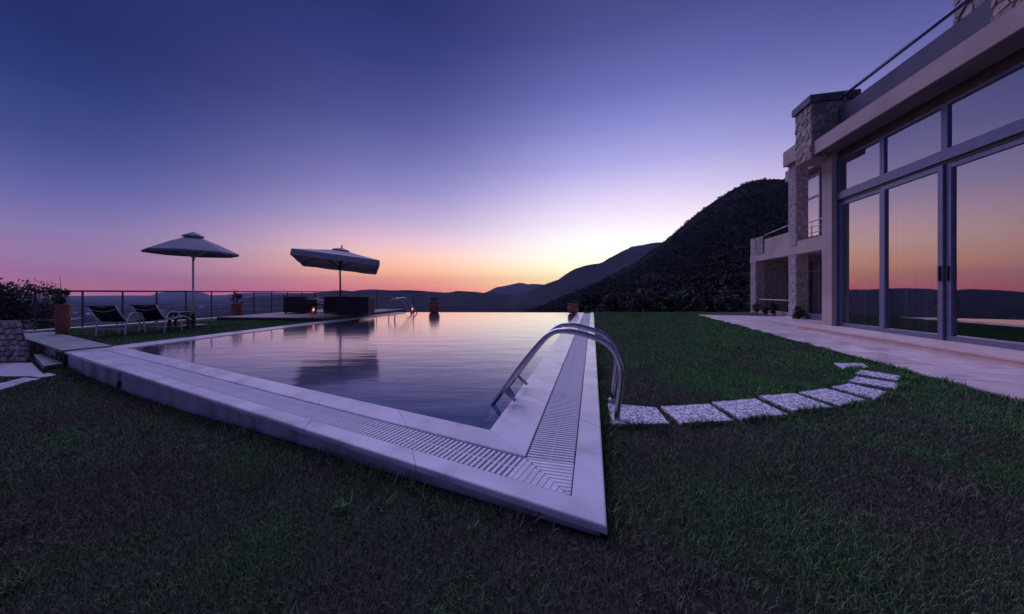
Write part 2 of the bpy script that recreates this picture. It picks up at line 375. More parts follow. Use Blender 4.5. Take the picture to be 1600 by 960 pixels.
def far_l(o): return isect(C1+LN*o, LD, C2, FARE)
POOL = [C0, C3, C2, C1]

# ------------------------------------------------------------------ terrain far and near
def ground_z(X, Y):
    z = np.interp(X, [-9, -6.8, -4.1, -3.0, -2.2, -1.4, -.8, -.4, .4, 1.2], [-.16, -.155, -.148, -.108, -.068, -.036, -.02, .002, .034, .04])+.055*sstep(X, 1.2, 4.5)+.005*np.sin(X*1.7+.6)*np.cos(Y*1.3)
    z = z-.9*sstep(X, -9.5, -13.)
    return z
GARDEN = [C1, C2, Vector((-5.4,16.2)), Vector((-9.3,15.6)), Vector((-11.05,7.3)), Vector((-10.5,6.95))]
def lawn_mesh():
    xs = np.arange(-13.5, 13.01, .1); ys = np.arange(-5, 15.21, .1)
    X, Y = np.meshgrid(xs, ys, indexing='ij'); Z = ground_z(X, Y)
    Z = Z-.5*sstep(Y, 14.6, 15.2)
    V = np.stack([X, Y, Z], -1).reshape(-1, 3); nx, ny = X.shape; I = np.arange(nx*ny).reshape(nx, ny)
    Q = np.stack([I[:-1,:-1], I[1:,:-1], I[1:,1:], I[:-1,1:]], -1).reshape(-1, 4)
    cx = V[Q].mean(1)
    shr = [Vector(p) for p in (C0+(FN+RN)*.28, C3+RN*.25+FARE*-.1, C2, C2+Vector((-4,1.3)), Vector((-10.6,7.4)), C1+Vector((-.1,.35)))]
    keep = ~inside(shr, cx[:,0], cx[:,1])
    structure(mesh_np('lawn', V, Q[keep], 'lawn_soil', smooth=True))
lawn_mesh()
def garden_mesh():
    # raised garden beside the pool, level with the coping
    mb = MB(); mb.prism([(p.x, p.y) for p in GARDEN], -2.2, .088); structure(mb.build('garden_lawn', 'lawn_soil'))
garden_mesh()

def valley():
    rr = np.concatenate([np.linspace(9, 60, 40), np.geomspace(62, 16000, 130)]); aa = np.radians(np.arange(-180, 180.1, 1.0))
    R, A = np.meshgrid(rr, aa, indexing='ij'); X = R*np.sin(A); Y = R*np.cos(A)
    zv = -1.3-100*sstep(np.log(np.maximum(R, 14)), math.log(16), math.log(900))
    # the ground falls away in front, stays up behind the house where the hill starts
    k = sstep(np.degrees(A), 8, 32)*(1-sstep(np.degrees(A), 150, 178))
    Z = zv*(1-k)+k*(-1.9-.004*np.minimum(R, 600))
    amp = np.clip((R-60)/400, 0, 1)*5
    nz = np.zeros_like(Z)
    for s_, a_ in ((.002, 1.), (.006, .5), (.017, .22)):
        nz += a_*np.sin(X*s_*6.1+1.3*np.sin(Y*s_*5))*np.cos(Y*s_*6.7+1.1*np.sin(X*s_*4+2))
    Z = Z+amp*nz; Z = np.where(R < 14, -1.6, Z); Z = Z-k*amp*1.5
    V = np.stack([X, Y, Z], -1).reshape(-1, 3); n, m = X.shape; I = np.arange(n*m).reshape(n, m)
    Q = np.stack([I[:-1,:-1], I[:-1,1:], I[1:,1:], I[1:,:-1]], -1).reshape(-1, 4)
    structure(mesh_np('valley_ground', V, Q, 'valley_soil', smooth=True))
valley()

def fnoise(p, o=4):
    return mn.fractal(p, 1.0, 2.0, o)
def ridge(name, crest, foot, m, step, rows, rough, steep=1.0, back=1.6):
    """crest: (px, py, depth) survey of the skyline; foot: (depth, height) function of px"""
    px = np.arange(crest[0][0], crest[-1][0]+.1, step)
    cp = np.array(crest, float); cy_ = np.interp(px, cp[:,0], cp[:,1]); cY = np.interp(px, cp[:,0], cp[:,2])
    ker = np.array([1,2,3,2,1])/9.; pad = np.pad(cy_, 2, mode='edge'); cy_ = np.convolve(pad, ker, 'valid')
    V = []; nr = rows+6
    for i, p in enumerate(px):
        u = (p-800)/F; fY, fz = foot(p)
        for j in range(nr):
            if j <= rows:
                v = j/rows; Y = fY+(cY[i]-fY)*v
                s0 = (fz-CZ)/fY; s1 = (HY-cy_[i])/F; s = s0+(s1-s0)*v**steep; z = CZ+s*Y
                w = math.sin(PI*min(1, v*1.0))
            else:
                v = (j-rows)/5; Y = cY[i]*(1+(back-1)*v); z = (CZ+(HY-cy_[i])/F*cY[i]); z = z+(fz-25-z)*v; w = .4
            q = Vector((u*Y, Y, 0))/cY[i]*rough[1]
            z += fnoise(q+Vector((3.1, .7, .2)))*rough[0]*cY[i]*w+(fnoise(q*6+Vector((9,1,4)), 3)*rough[2]*cY[i] if j <= rows+1 else 0)
            V.append((u*Y, Y, z))
    n, mm = len(px), nr; I = np.arange(n*mm).reshape(n, mm)
    Q = np.stack([I[:-1,:-1], I[1:,:-1], I[1:,1:], I[:-1,1:]], -1).reshape(-1, 4)
    return structure(mesh_np(name, np.array(V), Q, m, smooth=True)), np.array(V).reshape(n, mm, 3)
ridge('far_mountains', [(-400,470,7000),(-200,460,7000),(0,465,7000),(60,463,7000),(100,466,7000),(121,462,7000),(146,466,7000),(200,464,7000),(233,464,7000),(245,458,7000),(262,456,7000),(282,454,7000),(304,455,7000),(321,458,7000),(331,464,7000),(353,461,7000),(375,458,7000),(410,457,7000),(460,458,7000),(560,458,7000),(640,460,7000)],
      lambda p: (4800, -112), 'ridge_soil', 4, 8, (.0014, 20, .0003))
ridge('distant_mountain', [(700,466,4200),(740,461,4200),(756,458,4200),(764,455,4200),(775,449,4200),(786,447.5,4200),(798,445,4200),(813,441.5,4200),(824,444.5,4200),(836,443.5,4200),(850,445,4200),(880,446,4200),(920,450,4200),(980,452,4200)],
      lambda p: (2900, -108), 'ridge_soil', 2, 10, (.003, 18, .0007))
ridge('middle_mountain', [(790,468,2000),(815,459,2000),(835,450,2000),(852,444.5,2000),(861,441,2000),(873,437,2000),(879,432,2000),(888,426,2000),(899,420,2000),(917,414.5,2000),(940,411,2000),(949,405,2000),(968,395,2000),(987,385.5,2000),(1000,383.5,2000),(1025,379,2000),(1036,379,2000),(1080,378,2000),(1160,385,2000)],
      lambda p: (1050, -80), 'ridge_soil', 2, 16, (.009, 14, .0016))
ridge('low_dark_hills', [(380,466,2300),(420,462,2300),(470,459.5,2300),(500,457,2300),(515,455,2300),(535,453.5,2300),(550,455.5,2300),(566,453,2300),(588,452.5,2300),(612,454,2300),(640,453.5,2300),(656,454.5,2300),(680,456.5,2300),(700,457.5,2300),(715,454.5,2300),(728,455.5,2300),(742,456,2300),(756,458,2300),(769,457,2300),(782,459,2300),(798,462,2300),(820,463,2300),(836,467,2300),(852,471,2300),(880,476,2300)],
      lambda p: (1150, -84), 'hill_soil', 2, 12, (.004, 22, .0008))
hill_crest = [(815,492,520),(835,484,540),(850,477,560),(866,470,580),(886,461,600),(906,453,600),(920,448,600),(944,435,590),(975,421,570),(1000,407,540),(1014,396,520),(1036,379,500),(1060,359,480),(1090,333,460),(1130,305,430),(1165,286,400),(1186,281,390),(1210,280,380),(1240,281,370),(1300,296,350),(1400,320,320),(1500,310,290),(1600,330,260),(1900,350,200)]
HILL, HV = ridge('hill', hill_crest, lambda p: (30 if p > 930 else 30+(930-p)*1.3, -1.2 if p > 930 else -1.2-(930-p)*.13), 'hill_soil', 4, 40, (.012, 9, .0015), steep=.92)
def tree_template(nq, seed, spread=1.0, size=.3):
    r = np.random.default_rng(seed); V = []; 
    for i in range(nq):
        th = r.uniform(0, 2*PI); ph = np.arccos(r.uniform(-.25, 1)); rad = r.uniform(.55, 1)*(.85+.25*np.sin(3*th+seed)+.15*np.sin(5*ph+seed))
        c_ = np.array([np.cos(th)*np.sin(ph)*rad*.62*spread, np.sin(th)*np.sin(ph)*rad*.62*spread, .42+np.cos(ph)*rad*.58])
        a = r.normal(size=3); a /= np.linalg.norm(a); b = np.cross(a, r.normal(size=3)); b /= np.linalg.norm(b); s_ = size*r.uniform(.6, 1.3)
        V += [c_-a*s_*.5, c_+b*s_*.35, c_+a*s_*.5, c_-b*s_*.35]
    return np.array(V)
def scatter_trees(name, P, H, nq, size, m, label_kind='stuff', seed=3):
    r = np.random.default_rng(seed); T = [tree_template(nq, k+seed, r.uniform(.9,1.4), size) for k in range(5)]; out = []
    for p, h in zip(P, H):
        t = T[r.integers(5)]; a = r.uniform(0, 2*PI); c_, s_ = np.cos(a), np.sin(a)
        out.append(np.stack([(t[:,0]*c_-t[:,1]*s_)*h, (t[:,0]*s_+t[:,1]*c_)*h, t[:,2]*h*r.uniform(.75,1.1)], -1)+p)
    V = np.concatenate(out); Q = np.arange(len(V)).reshape(-1, 4)
    o = mesh_np(name, V, Q, m); o['kind'] = 'stuff'; return o
def forest():
    n, mm, _ = HV.shape; P, H, P2, H2 = [], [], [], []; r = np.random.default_rng(5)
    for k in range(25000):
        i = r.uniform(0, n-1.01); j = r.uniform(0, 1)**.8*41.0
        i0, j0 = int(i), int(j); fi, fj = i-i0, j-j0
        a = HV[i0,j0]*(1-fi)*(1-fj)+HV[i0+1,j0]*fi*(1-fj)+HV[i0,j0+1]*(1-fi)*fj+HV[i0+1,j0+1]*fi*fj
        if a[0]/a[1] > 1.5: continue
        dist = math.hypot(a[0], a[1])
        h = r.uniform(2.2, 4.6)*(1 if dist > 60 else .62)*(1+dist/900)
        if dist < 90: P2.append(a-np.array([0,0,.3])); H2.append(h*.8)
        else: P.append(a-np.array([0,0,.5])); H.append(h*(.85 if j < 35 else .5))
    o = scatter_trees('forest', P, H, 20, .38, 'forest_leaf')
    o['label'] = 'dark scrub forest covering the hillside beyond the lawn'
    o = scatter_trees('undergrowth', P2, H2, 130, .2, 'forest_leaf', seed=9)
    o['label'] = 'dark scrub at the foot of the hill behind the shrubs'
forest()

# ------------------------------------------------------------------ village in the valley
def far_house(px, py, w, h, lit, label):
    z0 = -101; Y = F*(CZ-z0)/(py-HY); x = (px-800)/F*Y
    t = thing('far_house', label, 'house', (x, Y, z0-2), 'white buildings in the valley')
    MB().box((x, Y, z0+h/2-1), (w, w*.5, h+2)).build('wall', 'house_white', t)
    r = MB(); hw, hd = w*.54, w*.29; zt = z0+h
    r.add([(x-hw,Y-hd,zt),(x+hw,Y-hd,zt),(x+hw,Y+hd,zt),(x-hw,Y+hd,zt),(x-hw,Y,zt+h*.35),(x+hw,Y,zt+h*.35)], [(0,1,5,4),(2,3,4,5),(0,4,3),(1,2,5),(3,2,1,0)])
    r.build('roof', 'house_roof' if w < 22 else 'house_white', t)
    if lit:
        MB().box((x, Y-w*.25-.1, z0+h*.45), (w*.5, .2, h*.5)).build('window', 'lit_window', t)
for a in [(79,500,26,11,1,'bright lit building in the valley just left of the tall terracotta urn'),(113,502,24,8,1,'pale lit building in the valley just right of the tall terracotta urn'),(124,499,14,7,0,'small white house beside the first inner fence post'),
          (142,493,30,8,0,'long white building in the valley left of the nearer lounger'),(150,489,16,7,0,'small white house above the long valley building'),(117,490,14,7,0,'small white house uphill between the urn and the second post'),
          (315,481,22,7,0,'long pale building right of the grey parasol pole'),(344,480,16,6,0,'small pale house left of the second terracotta urn'),(255,486,14,6,0,'small pale house beyond the farther lounger'),(420,477,18,6,0,'pale house beyond the deck fence left of the armchair')]:
    far_house(*a)

# ------------------------------------------------------------------ pool
pool = thing('swimming_pool', 'large raised infinity pool with pale marble coping and rendered front wall', 'swimming pool', (C0.x, C0.y, 0))
def p2(v): return (v.x, v.y)
wi = .028
wall = MB()
wall.prism([p2(corner(wi, wi)), p2(corner(G0, H0)), p2(corner_l(G0, .10)), p2(corner_l(wi, wi))], -.75, .0672)
wall.build('front_wall', 'pool_render', pool)
MB().prism([p2(corner(wi, wi)), p2(far_r(wi)), p2(far_r(H0)), p2(corner(G0, H0))], -.75, .0668).build('side_wall', 'pool_render', pool)
MB().prism([p2(corner(G1, H1)), p2(corner(FW-.01, RW-.01)), p2(corner_l(FW-.01, LW-.01)), p2(corner_l(G1, .2))], -1.6, .0672).build('inner_wall', 'basin_tile', pool)
MB().prism([p2(corner(G1, H1)), p2(far_r(H1)), p2(far_r(RW-.01)), p2(corner(FW-.01, RW-.01))], -1.6, .0668).build('inner_wall', 'basin_tile', pool)
MB().prism([p2(corner_l(wi, wi)), p2(corner_l(FW-.01, LW-.01)), p2(far_l(LW-.01)), p2(far_l(wi))], -1.6, .0665).build('inner_wall', 'basin_tile', pool)
MB().prism([p2(far_r(RW)), p2(far_r(RW)+Vector((0,.18))), p2(far_l(LW)+Vector((0,.18))), p2(far_l(LW))], -2.6, .080).build('infinity_lip', 'basin_tile', pool)
MB().prism([p2(corner(.3,.3)), p2(far_r(.3)), p2(far_l(.2)), p2(corner_l(.3,.2))], -1.75, -1.5).build('pool_floor', 'basin_tile', pool)
# channel floors below the grates
MB().prism([p2(corner(G0-.01, H0-.01)), p2(corner(G1+.01, H1+.01)), p2(corner_l(G1+.01, .3)), p2(corner_l(G0-.01, .1))], -.2, -.03).build('drain_channel', 'channel', pool)
MB().prism([p2(corner(G0, H0-.01)), p2(far_r(H0-.01)), p2(far_r(H1+.01)), p2(corner(G1, H1+.01))], -.2, -.032).build('drain_channel', 'channel', pool)
MB().box((*p2(C0+FD*5.62+FN*.01), -.085), (.05,.02,.07), (FD.to_3d(), FN.to_3d(), Vector((0,0,1)))).build('drain_outlet', 'black_plastic', pool)
def slab_run(a0, a1, b0, b1, n, bev, thick=.032, jit=.6, zt=ZC):
    """split the band a0a1 (outer) / b0b1 (inner) into n slabs butted with hairline joints, long edges rounded"""
    L = (a1-a0).length; gap = .002/L
    ts = [0]+sorted(min(.999, (i+random.uniform(-.12,.12)*jit)/n) for i in range(1, n))+[1]
    for i in range(n):
        t0, t1 = ts[i]+(gap if i else 0), ts[i+1]-(gap if i < n-1 else 0); dz = random.uniform(-.0007,.0007); vs = []
        for t in (t0, t1):
            A, B = a0.lerp(a1, t), b0.lerp(b1, t); W_ = (B-A).length; bi = .004
            for d, z in ((0,zt-thick),(0,zt-bev),(bev*.3,zt-bev*.3),(bev,zt),(W_-bi,zt),(W_,zt-bi),(W_,zt-thick)):
                p = A.lerp(B, d/W_); vs.append((p.x, p.y, z+dz))
        m = 7; fs = [(k, (k+1)%m, (k+1)%m+m, k+m) for k in range(m)]+[tuple(range(m-1,-1,-1)), tuple(range(m, 2*m))]
        fix(MB().add(vs, fs).build('coping_slab', 'marble', pool))
slab_run(corner(0,0), corner_l(0,0), corner(G0-.003,H0-.003), corner_l(G0-.003,.14), 8, .012)
slab_run(corner(G1+.003,H1+.003), corner_l(G1+.003,.33), corner(FW,RW), corner_l(FW,LW), 8, .012)
slab_run(corner(0,0)+RD*.001, far_r(0), corner(G0-.003,H0-.003)+RD*.001, far_r(H0-.003), 15, .012)
slab_run(corner(G1+.003,H1+.003)+RD*.001, far_r(H1+.003), corner(FW,RW)+RD*.001, far_r(RW), 15, .006)
slab_run(corner_l(0,0)+LD*.002, far_l(0), corner_l(FW,LW)+LD*.002, far_l(LW), 12, .012)
MB().prism([p2(corner_l(G0,.145)), p2(corner_l(G0,.30)), p2(corner_l(G1,.34)), p2(corner_l(G1,.20))], .02, ZC-.004).build('end_plate', 'marble', pool)
water_me = MB().prism([p2(corner(FW-.004,RW-.004)), p2(far_r(RW-.004)+Vector((0,.17))), p2(far_l(LW-.004)+Vector((0,.17))), p2(corner_l(FW-.004,LW-.004))], ZW-.001, ZW)
wv = water_me.v[4:]; wf = MB().add(wv, [(0,1,2,3)]); structure(fix(wf.build('water', 'water')))

# overflow grates
def grate(label, D, Nn, o0, o1, s_mit0, s_mit1, s_end, n_single, pitch, ang):
    g = thing('overflow_grate', label, 'pool grate', (C0.x, C0.y, ZC-.03), 'overflow grates round the pool')
    D3, N3 = D.to_3d(), Nn.to_3d(); base = Vector((C0.x, C0.y, 0)); w = pitch*.60; rest = MB(); k = 0; s = s_mit0+.02
    shared = None; zt = ZC-.006
    while s < s_end:
        hi = o1-.004 if s >= s_mit1 else o0+(s-s_mit0)*(o1-o0)/(s_mit1-s_mit0)
        lo = o0+.004; solid = s < s_mit1
        ww = pitch*.80 if solid else w
        c_ = base+D3*s+N3*((lo+hi)/2)+Vector((0,0,zt-.012))
        def bar(mb, ctr, L):
            h = .024; tw = ww*.5-.002
            q = [(-ww/2,-L/2,-h/2),(ww/2,-L/2,-h/2),(ww/2,L/2,-h/2),(-ww/2,L/2,-h/2),(-ww/2,-L/2,h/2-.004),(ww/2,-L/2,h/2-.004),(ww/2,L/2,h/2-.004),(-ww/2,L/2,h/2-.004),(-tw,-L/2+.002,h/2),(tw,-L/2+.002,h/2),(tw,L/2-.002,h/2),(-tw,L/2-.002,h/2)]
            mb.add([ctr+D3*a+N3*b+Vector((0,0,cc)) for a, b, cc in q], [(0,1,5,4),(1,2,6,5),(2,3,7,6),(3,0,4,7),(4,5,9,8),(5,6,10,9),(6,7,11,10),(7,4,8,11),(8,9,10,11),(3,2,1,0)])
        if k < n_single:
            if solid:
                mb = MB(); bar(mb, c_, hi-lo); fix(mb.build('grate_bar', 'grate_plastic', g))
            elif shared is None:
                mb = MB(); bar(mb, Vector((0,0,0)), hi-lo); me = bpy.data.meshes.new('grate_bar'); me.from_pydata(mb.v, [], mb.f); me.update()
                shared = fix(put('grate_bar', me, 'grate_plastic', g, loc=c_)).data
            else: put('grate_bar', shared, None, g, loc=c_)
        else: bar(rest, c_, hi-lo)
        s += pitch; k += 1
    if rest.v: fix(rest.build('grate_bar_run', 'grate_plastic', g, stuff=True))
    mid = (o0+o1)/2; sm = s_mit0+(s_mit1-s_mit0)*.5
    sp = MB(); sp.box(base+D3*((sm+.02+s_end)/2)+N3*mid+Vector((0,0,zt-.014)), (s_end-sm-.02, .012, .020), (D3, N3, Vector((0,0,1)))); sp.build('spine', 'grate_plastic', g)
    cp = MB(); a, b, c2 = C0+D*s_mit0+Nn*(o0+.003), C0+D*(s_mit1+.005)+Nn*(o1-.003), C0+D*(s_mit1+.005)+Nn*(o0+.003)
    cp.prism([p2(a), p2(c2), p2(b)], zt-.03, zt-.0035); cp.build('corner_plate', 'grate_plastic', g)
def so(v, D, Nn): return ((v-C0).dot(D), (v-C0).dot(Nn))
ca, cb = corner(G0, H0), corner(G1, H1)
grate('white slatted overflow grate set in the front coping with open dark slots', FD, FN, G0, G1, so(ca,FD,FN)[0], so(cb,FD,FN)[0], 7.75, 150, .0325, 0)
grate('white fine slatted overflow grate running down the right side coping past the ladder', RD, RN, H0, H1, so(ca,RD,RN)[0], so(cb,RD,RN)[0], 12.9, 140, .0290, 0)

# ------------------------------------------------------------------ ladders
LB = Vector((.775, 2.377, .030))
def make_ladder(label):
    t = thing('pool_ladder', label, 'pool ladder', LB, 'steel ladders of the pool'); q = RN.to_3d(); r_ = RD.to_3d(); Z = Vector((0,0,1))
    path = [(0,-.02),(-.012,.15),(-.035,.36),(-.028,.46),(.012,.555),(.08,.625),(.18,.665),(.30,.695),(.40,.702),(.475,.685),(.56,.612),(.70,.445),(.852,.236),(.95,.11),(1.035,.0),(1.06,-.06),(1.06,-.9)]
    for k in (0, .47):
        pts = smoothpath([LB+q*a+Z*(z-.030)+r_*k for a, z in path], 5)
        h = MB().tube(pts, .0215, 12).build('handrail', 'steel', t, smooth=True)
        MB().lathe(LB+r_*k, [(.05,-.01),(.05,.008),(.038,.018),(.031,.03)], 16).build('foot_flange', 'white_metal', h, smooth=False)
        br = LB+q*.87+Z*(.185)+r_*k
        MB().tube([br, br+Z*-.085-q*.10], .014, 8).build('wall_bracket', 'steel', h, smooth=True)
        MB().tube([LB+q*1.04+Z*.0+r_*k, LB+q*1.01+Z*-.06+r_*k], .03, 10).build('elbow', 'white_metal', h, smooth=True)
    for z in (-.10, -.35, -.60):
        MB().box(LB+q*1.03+Z*z+r_*.235, (.08,.47,.03), (q, r_, Z)).build('tread', 'white_metal', t)
    return t
lad = make_ladder('bent steel pool ladder with two handrails beside the stepping stones')
l2 = copy_tree(lad); l2['label'] = 'small far steel pool ladder at the deck end of the pool'
l2.location = (-5.06, 13.85, .09); l2.rotation_euler = (0, 0, PI+math.radians(5))

# ------------------------------------------------------------------ stepping stones in the right lawn
def on_lawn(px, py):
    z = .05
    for _ in range(4):
        p = at(px, py, z); z = float(ground_z(np.array(p.x), np.array(p.y)))+.02
    return p
stones = [
 [(949,630),(1026,636),(1046,661),(957,664)], [(1032,635),(1109,630),(1146,656),(1065,662)], [(1112,628.5),(1180,621.5),(1232,646.5),(1159,655)],
 [(1185,618.5),(1241,613.5),(1302,635),(1240,642)], [(1248,613),(1291,606),(1355,624),(1313,633.5)], [(1299,604.5),(1326,598.5),(1393,613),(1368,622.5)],
 [(1325,595.5),(1337,588),(1409,599),(1400,607)], [(1336,583.5),(1343,577),(1411,587.5),(1404,594)], [(1303,567),(1347,567),(1360,574.5),(1318,576)]]
ords = ['first stepping stone at the ladder foot, partly under the handrail','second pebbled stepping stone out from the pool ladder','third pebbled stepping stone out from the pool ladder','fourth pebbled stepping stone from the ladder, mid path','fifth pebbled stepping stone from the pool ladder','sixth pebbled stepping stone where the path starts to bend','seventh pebbled stepping stone at the bend of the path','greyer overgrown stepping stone just past the bend of the path','last small grey stepping stone nearest the terrace edge']
for q, lb in zip(stones, ords):
    P = [on_lawn(*p) for p in q]; c_ = sum(P, Vector())/4
    t = thing('stepping_stone', lb, 'stepping stone', c_-Vector((0,0,.04)), 'pebbled stepping stones across the lawn')
    mb = MB(); zt = c_.z
    mb.prism([(p.x, p.y) for p in P], zt-.07, zt, .006); mb.build('slab', 'pebble_wash', t)
    peb = MB(); r = random.Random(int(c_.x*1000)); e1, e2 = P[1]-P[0], P[3]-P[0]
    for k in range(320):
        a, b = r.uniform(.03,.97), r.uniform(.03,.97); x = P[0].lerp(P[1], a).lerp(P[3].lerp(P[2], a), b); s = r.uniform(.004,.009); an = r.uniform(0, PI)
        d1 = Vector((math.cos(an), math.sin(an), 0))*s*1.3; d2 = Vector((-math.sin(an), math.cos(an), 0))*s; x.z = zt
        peb.add([x-d1, x-d2, x+d1, x+d2, x+Vector((0,0,s*.45))], [(0,1,4),(1,2,4),(2,3,4),(3,0,4)])
    peb.build('pebbles', 'pebble_wash', t, smooth=True, stuff=True)
STONES_XY = [[on_lawn(*p) for p in q] for q in stones]

# ------------------------------------------------------------------ terrace and villa
T0, T1 = Vector((4.19, 2.62)), Vector((7.29, 12.57)); TD = (T1-T0).normalized(); TN = Vector((TD.y, -TD.x))
ZT = .12
structure(MB().prism([p2(T0-TD*4+TN*.012), p2(T1+TD*.0+TN*.012), p2(T1+TN*6.2), p2(T0-TD*4+TN*6.2)], -.5, ZT-.012).build('terrace', 'terrace_joint'))
terrace = bpy.data.objects['terrace']
def pave():
    w, l = .52, .78; r = random.Random(4)
    for i in range(6):
        s = -3.2-(i%2)*.39
        while s < 10.4:
            a, b = max(-3.0, s)+.008, min(s+l, 10.42)-.008
            if b-a > .1:
                o = i*w; q = [T0+TD*a+TN*(o+.008), T0+TD*a+TN*(o+w-.008), T0+TD*b+TN*(o+w-.008), T0+TD*b+TN*(o+.008)]
                MB().prism([p2(x) for x in q], ZT-.04, ZT+r.uniform(-.002,.002), .004).build('paving_slab', 'terrace_stone', terrace)
            s += l
pave()
A0 = Vector((7.45, 7.30)); D2 = Vector((.2334, .9724)).normalized(); IN = Vector((D2.y, -D2.x))
def hp(t, b, z): v = A0+D2*t+IN*b; return Vector((v.x, v.y, z))
VZ = Vector((0,0,1)); VAX = (D2.to_3d(), IN.to_3d(), VZ)
villa = thing('villa', 'modern two storey villa of stucco and rubble stone with tall glass doors', 'house', hp(0,0,0))
def vb(mb, t0, t1, b0, b1, z0, z1):
    q = [(t0,b0),(t1,b0),(t1,b1),(t0,b1)]; lo = [hp(t,b,z0) for t,b in q]; up = [hp(t,b,z1) for t,b in q]
    mb.hexa(lo[::-1], up[::-1]); return mb
def vp(name, m, *args, parent=None):
    return vb(MB(), *args).build(name, m, parent or villa)
ZP = .232
# plinth step in front of the doors, one stone after another
pl = vp('plinth', 'plinth_stone', -7, .30, -.66, .14, -.3, ZP-.03)
k = -7
while k < .28:
    vp('plinth_slab', 'plinth_stone', k+.002, min(k+.78, .32)-.002, -.70, .02, ZP-.03, ZP); k += .78
# main block: end column, side wall, back wall, ceiling, roof
vp('column', 'stucco', .0, .32, -.13, .20, 0, 4.195)
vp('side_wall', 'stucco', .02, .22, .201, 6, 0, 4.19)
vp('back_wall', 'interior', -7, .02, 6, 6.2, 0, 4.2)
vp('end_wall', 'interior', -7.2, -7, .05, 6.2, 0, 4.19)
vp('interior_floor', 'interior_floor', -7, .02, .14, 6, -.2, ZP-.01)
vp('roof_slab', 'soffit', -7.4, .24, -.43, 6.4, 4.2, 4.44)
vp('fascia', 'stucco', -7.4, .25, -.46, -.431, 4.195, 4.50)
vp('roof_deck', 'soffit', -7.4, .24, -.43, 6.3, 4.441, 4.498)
vp('header', 'brown_header', -7, -.001, -.02, .12, 4.02, 4.199)
vp('parapet', 'stucco_grey', -2.95, .02, 0, .18, 4.50, 5.17)
pr = MB().tube([hp(-3.6,.09,5.47), hp(.25,.09,5.47)], .035, 12).build('parapet_rail', 'aluminium', villa, smooth=True)
for t_ in (-2.7, -.05): MB().tube([hp(t_,.09,5.16), hp(t_,.09,5.45)], .014, 8).build('rail_post', 'aluminium', pr, smooth=True)
# glazing
def frame_bars(mb, t0, t1, z0, z1, w, b0=-.03, b1=.05):
    vb(mb, t0, t0+w, b0, b1, z0, z1); vb(mb, t1-w, t1, b0, b1, z0, z1); vb(mb, t0+w, t1-w, b0+.002, b1-.002, z0, z0+w); vb(mb, t0+w, t1-w, b0+.002, b1-.002, z1-w, z1); return mb
bay = 1.12
for i in range(6):
    t1, t0 = -.012-i*bay, -.012-(i+1)*bay; dpt = .0 if i % 2 else .035
    dr = frame_bars(MB(), t0+.004, t1-.004, ZP+.004, 3.04, .075, -.035+dpt, .03+dpt).build('sliding_door', 'aluminium', villa)
    vb(MB(), t0+.076, t1-.076, .0+dpt, .008+dpt, ZP+.076, 2.968).build('pane', 'window_glass', dr)
    if i in (1, 2, 4):
        hh = t0+.04 if i == 1 else t1-.04
        vb(MB(), hh-.012, hh+.012, -.06+dpt, -.036+dpt, 1.18, 1.42).build('handle', 'black_plastic', dr)
    wn = frame_bars(MB(), t0+.002, t1-.002, 3.235, 4.02, .045, -.02, .05).build('transom_window', 'aluminium', villa)
    vb(MB(), t0+.046, t1-.046, .01, .018, 3.28, 3.976).build('pane', 'window_glass', wn)
vp('transom_beam', 'aluminium', -6.8, -.005, -.045, .06, 3.10, 3.235)
vp('door_track', 'black_plastic', -6.8, -.006, -.01, .055, 3.041, 3.099)
vp('door_jamb', 'aluminium', -.011, -.0005, -.04, .06, ZP, 4.02)
# sheer curtains behind the first two doors and dark drapes further on
def curtain(t0, t1, z0, z1, b, amp, waves, m='sheer'):
    n = 90; V, Fs = [], []
    for i in range(n+1):
        t = t0+(t1-t0)*i/n; o = amp*math.sin(waves*2*PI*i/n)+.4*amp*math.sin(waves*4.7*PI*i/n+1)
        V += [hp(t, b+o*.6, z1), hp(t+o*.1, b+o, (z0+z1)/2), hp(t+o*.15, b+o*1.2, z0)]
    for i in range(n):
        for j in (0,1): a = i*3+j; Fs.append((a, a+1, a+4, a+3))
    MB().add(V, Fs).build('curtain', m, villa, smooth=True)
curtain(-1.08, -.04, ZP, 4.1, .15, .03, 9); curtain(-2.0, -1.14, ZP, 4.1, .16, .03, 7); curtain(-5.9, -5.2, ZP, 4.1, .3, .04, 7)
# stone pier at the end of the roof with its cap
sp = vp('stone_pier', 'mortar_pale', .03, .62, -.50, .36, 4.12, 5.40)
face = lambda w, h: [(0,0),(w,0),(w,h),(0,h)]
rubble(sp, hp(.62,-.50,4.12), -D2.to_3d(), VZ, -IN.to_3d(), face(.59,1.27), .155, 'stone', seed=2, flat=1.2, depth=.016, gap=.07)
rubble(sp, hp(.03,-.50,4.12), IN.to_3d(), VZ, -D2.to_3d(), face(.86,1.27), .155, 'stone', seed=5, flat=1.2, depth=.016, gap=.07)
cap = vp('pier_cap', 'cap_slab', -.03, .67, -.56, .40, 5.405, 5.57, parent=sp)
# tall stone chimney masses over the roof at the right
sp = vp('stone_pier', 'mortar', -4.6, -2.95, -.10, .6, 4.505, 6.4)
rubble(sp, hp(-2.95,-.10,4.505), -D2.to_3d(), VZ, -IN.to_3d(), face(1.65,1.6), .15, 'stone', seed=8, depth=.025)
sp = vp('stone_chimney', 'mortar', -4.4, -1.22, 1.0, 2.0, 4.505, 7.0)
rubble(sp, hp(-1.22,1.0,4.505), -D2.to_3d(), VZ, -IN.to_3d(), face(2.0,2.5), .16, 'stone', seed=9, depth=.025)
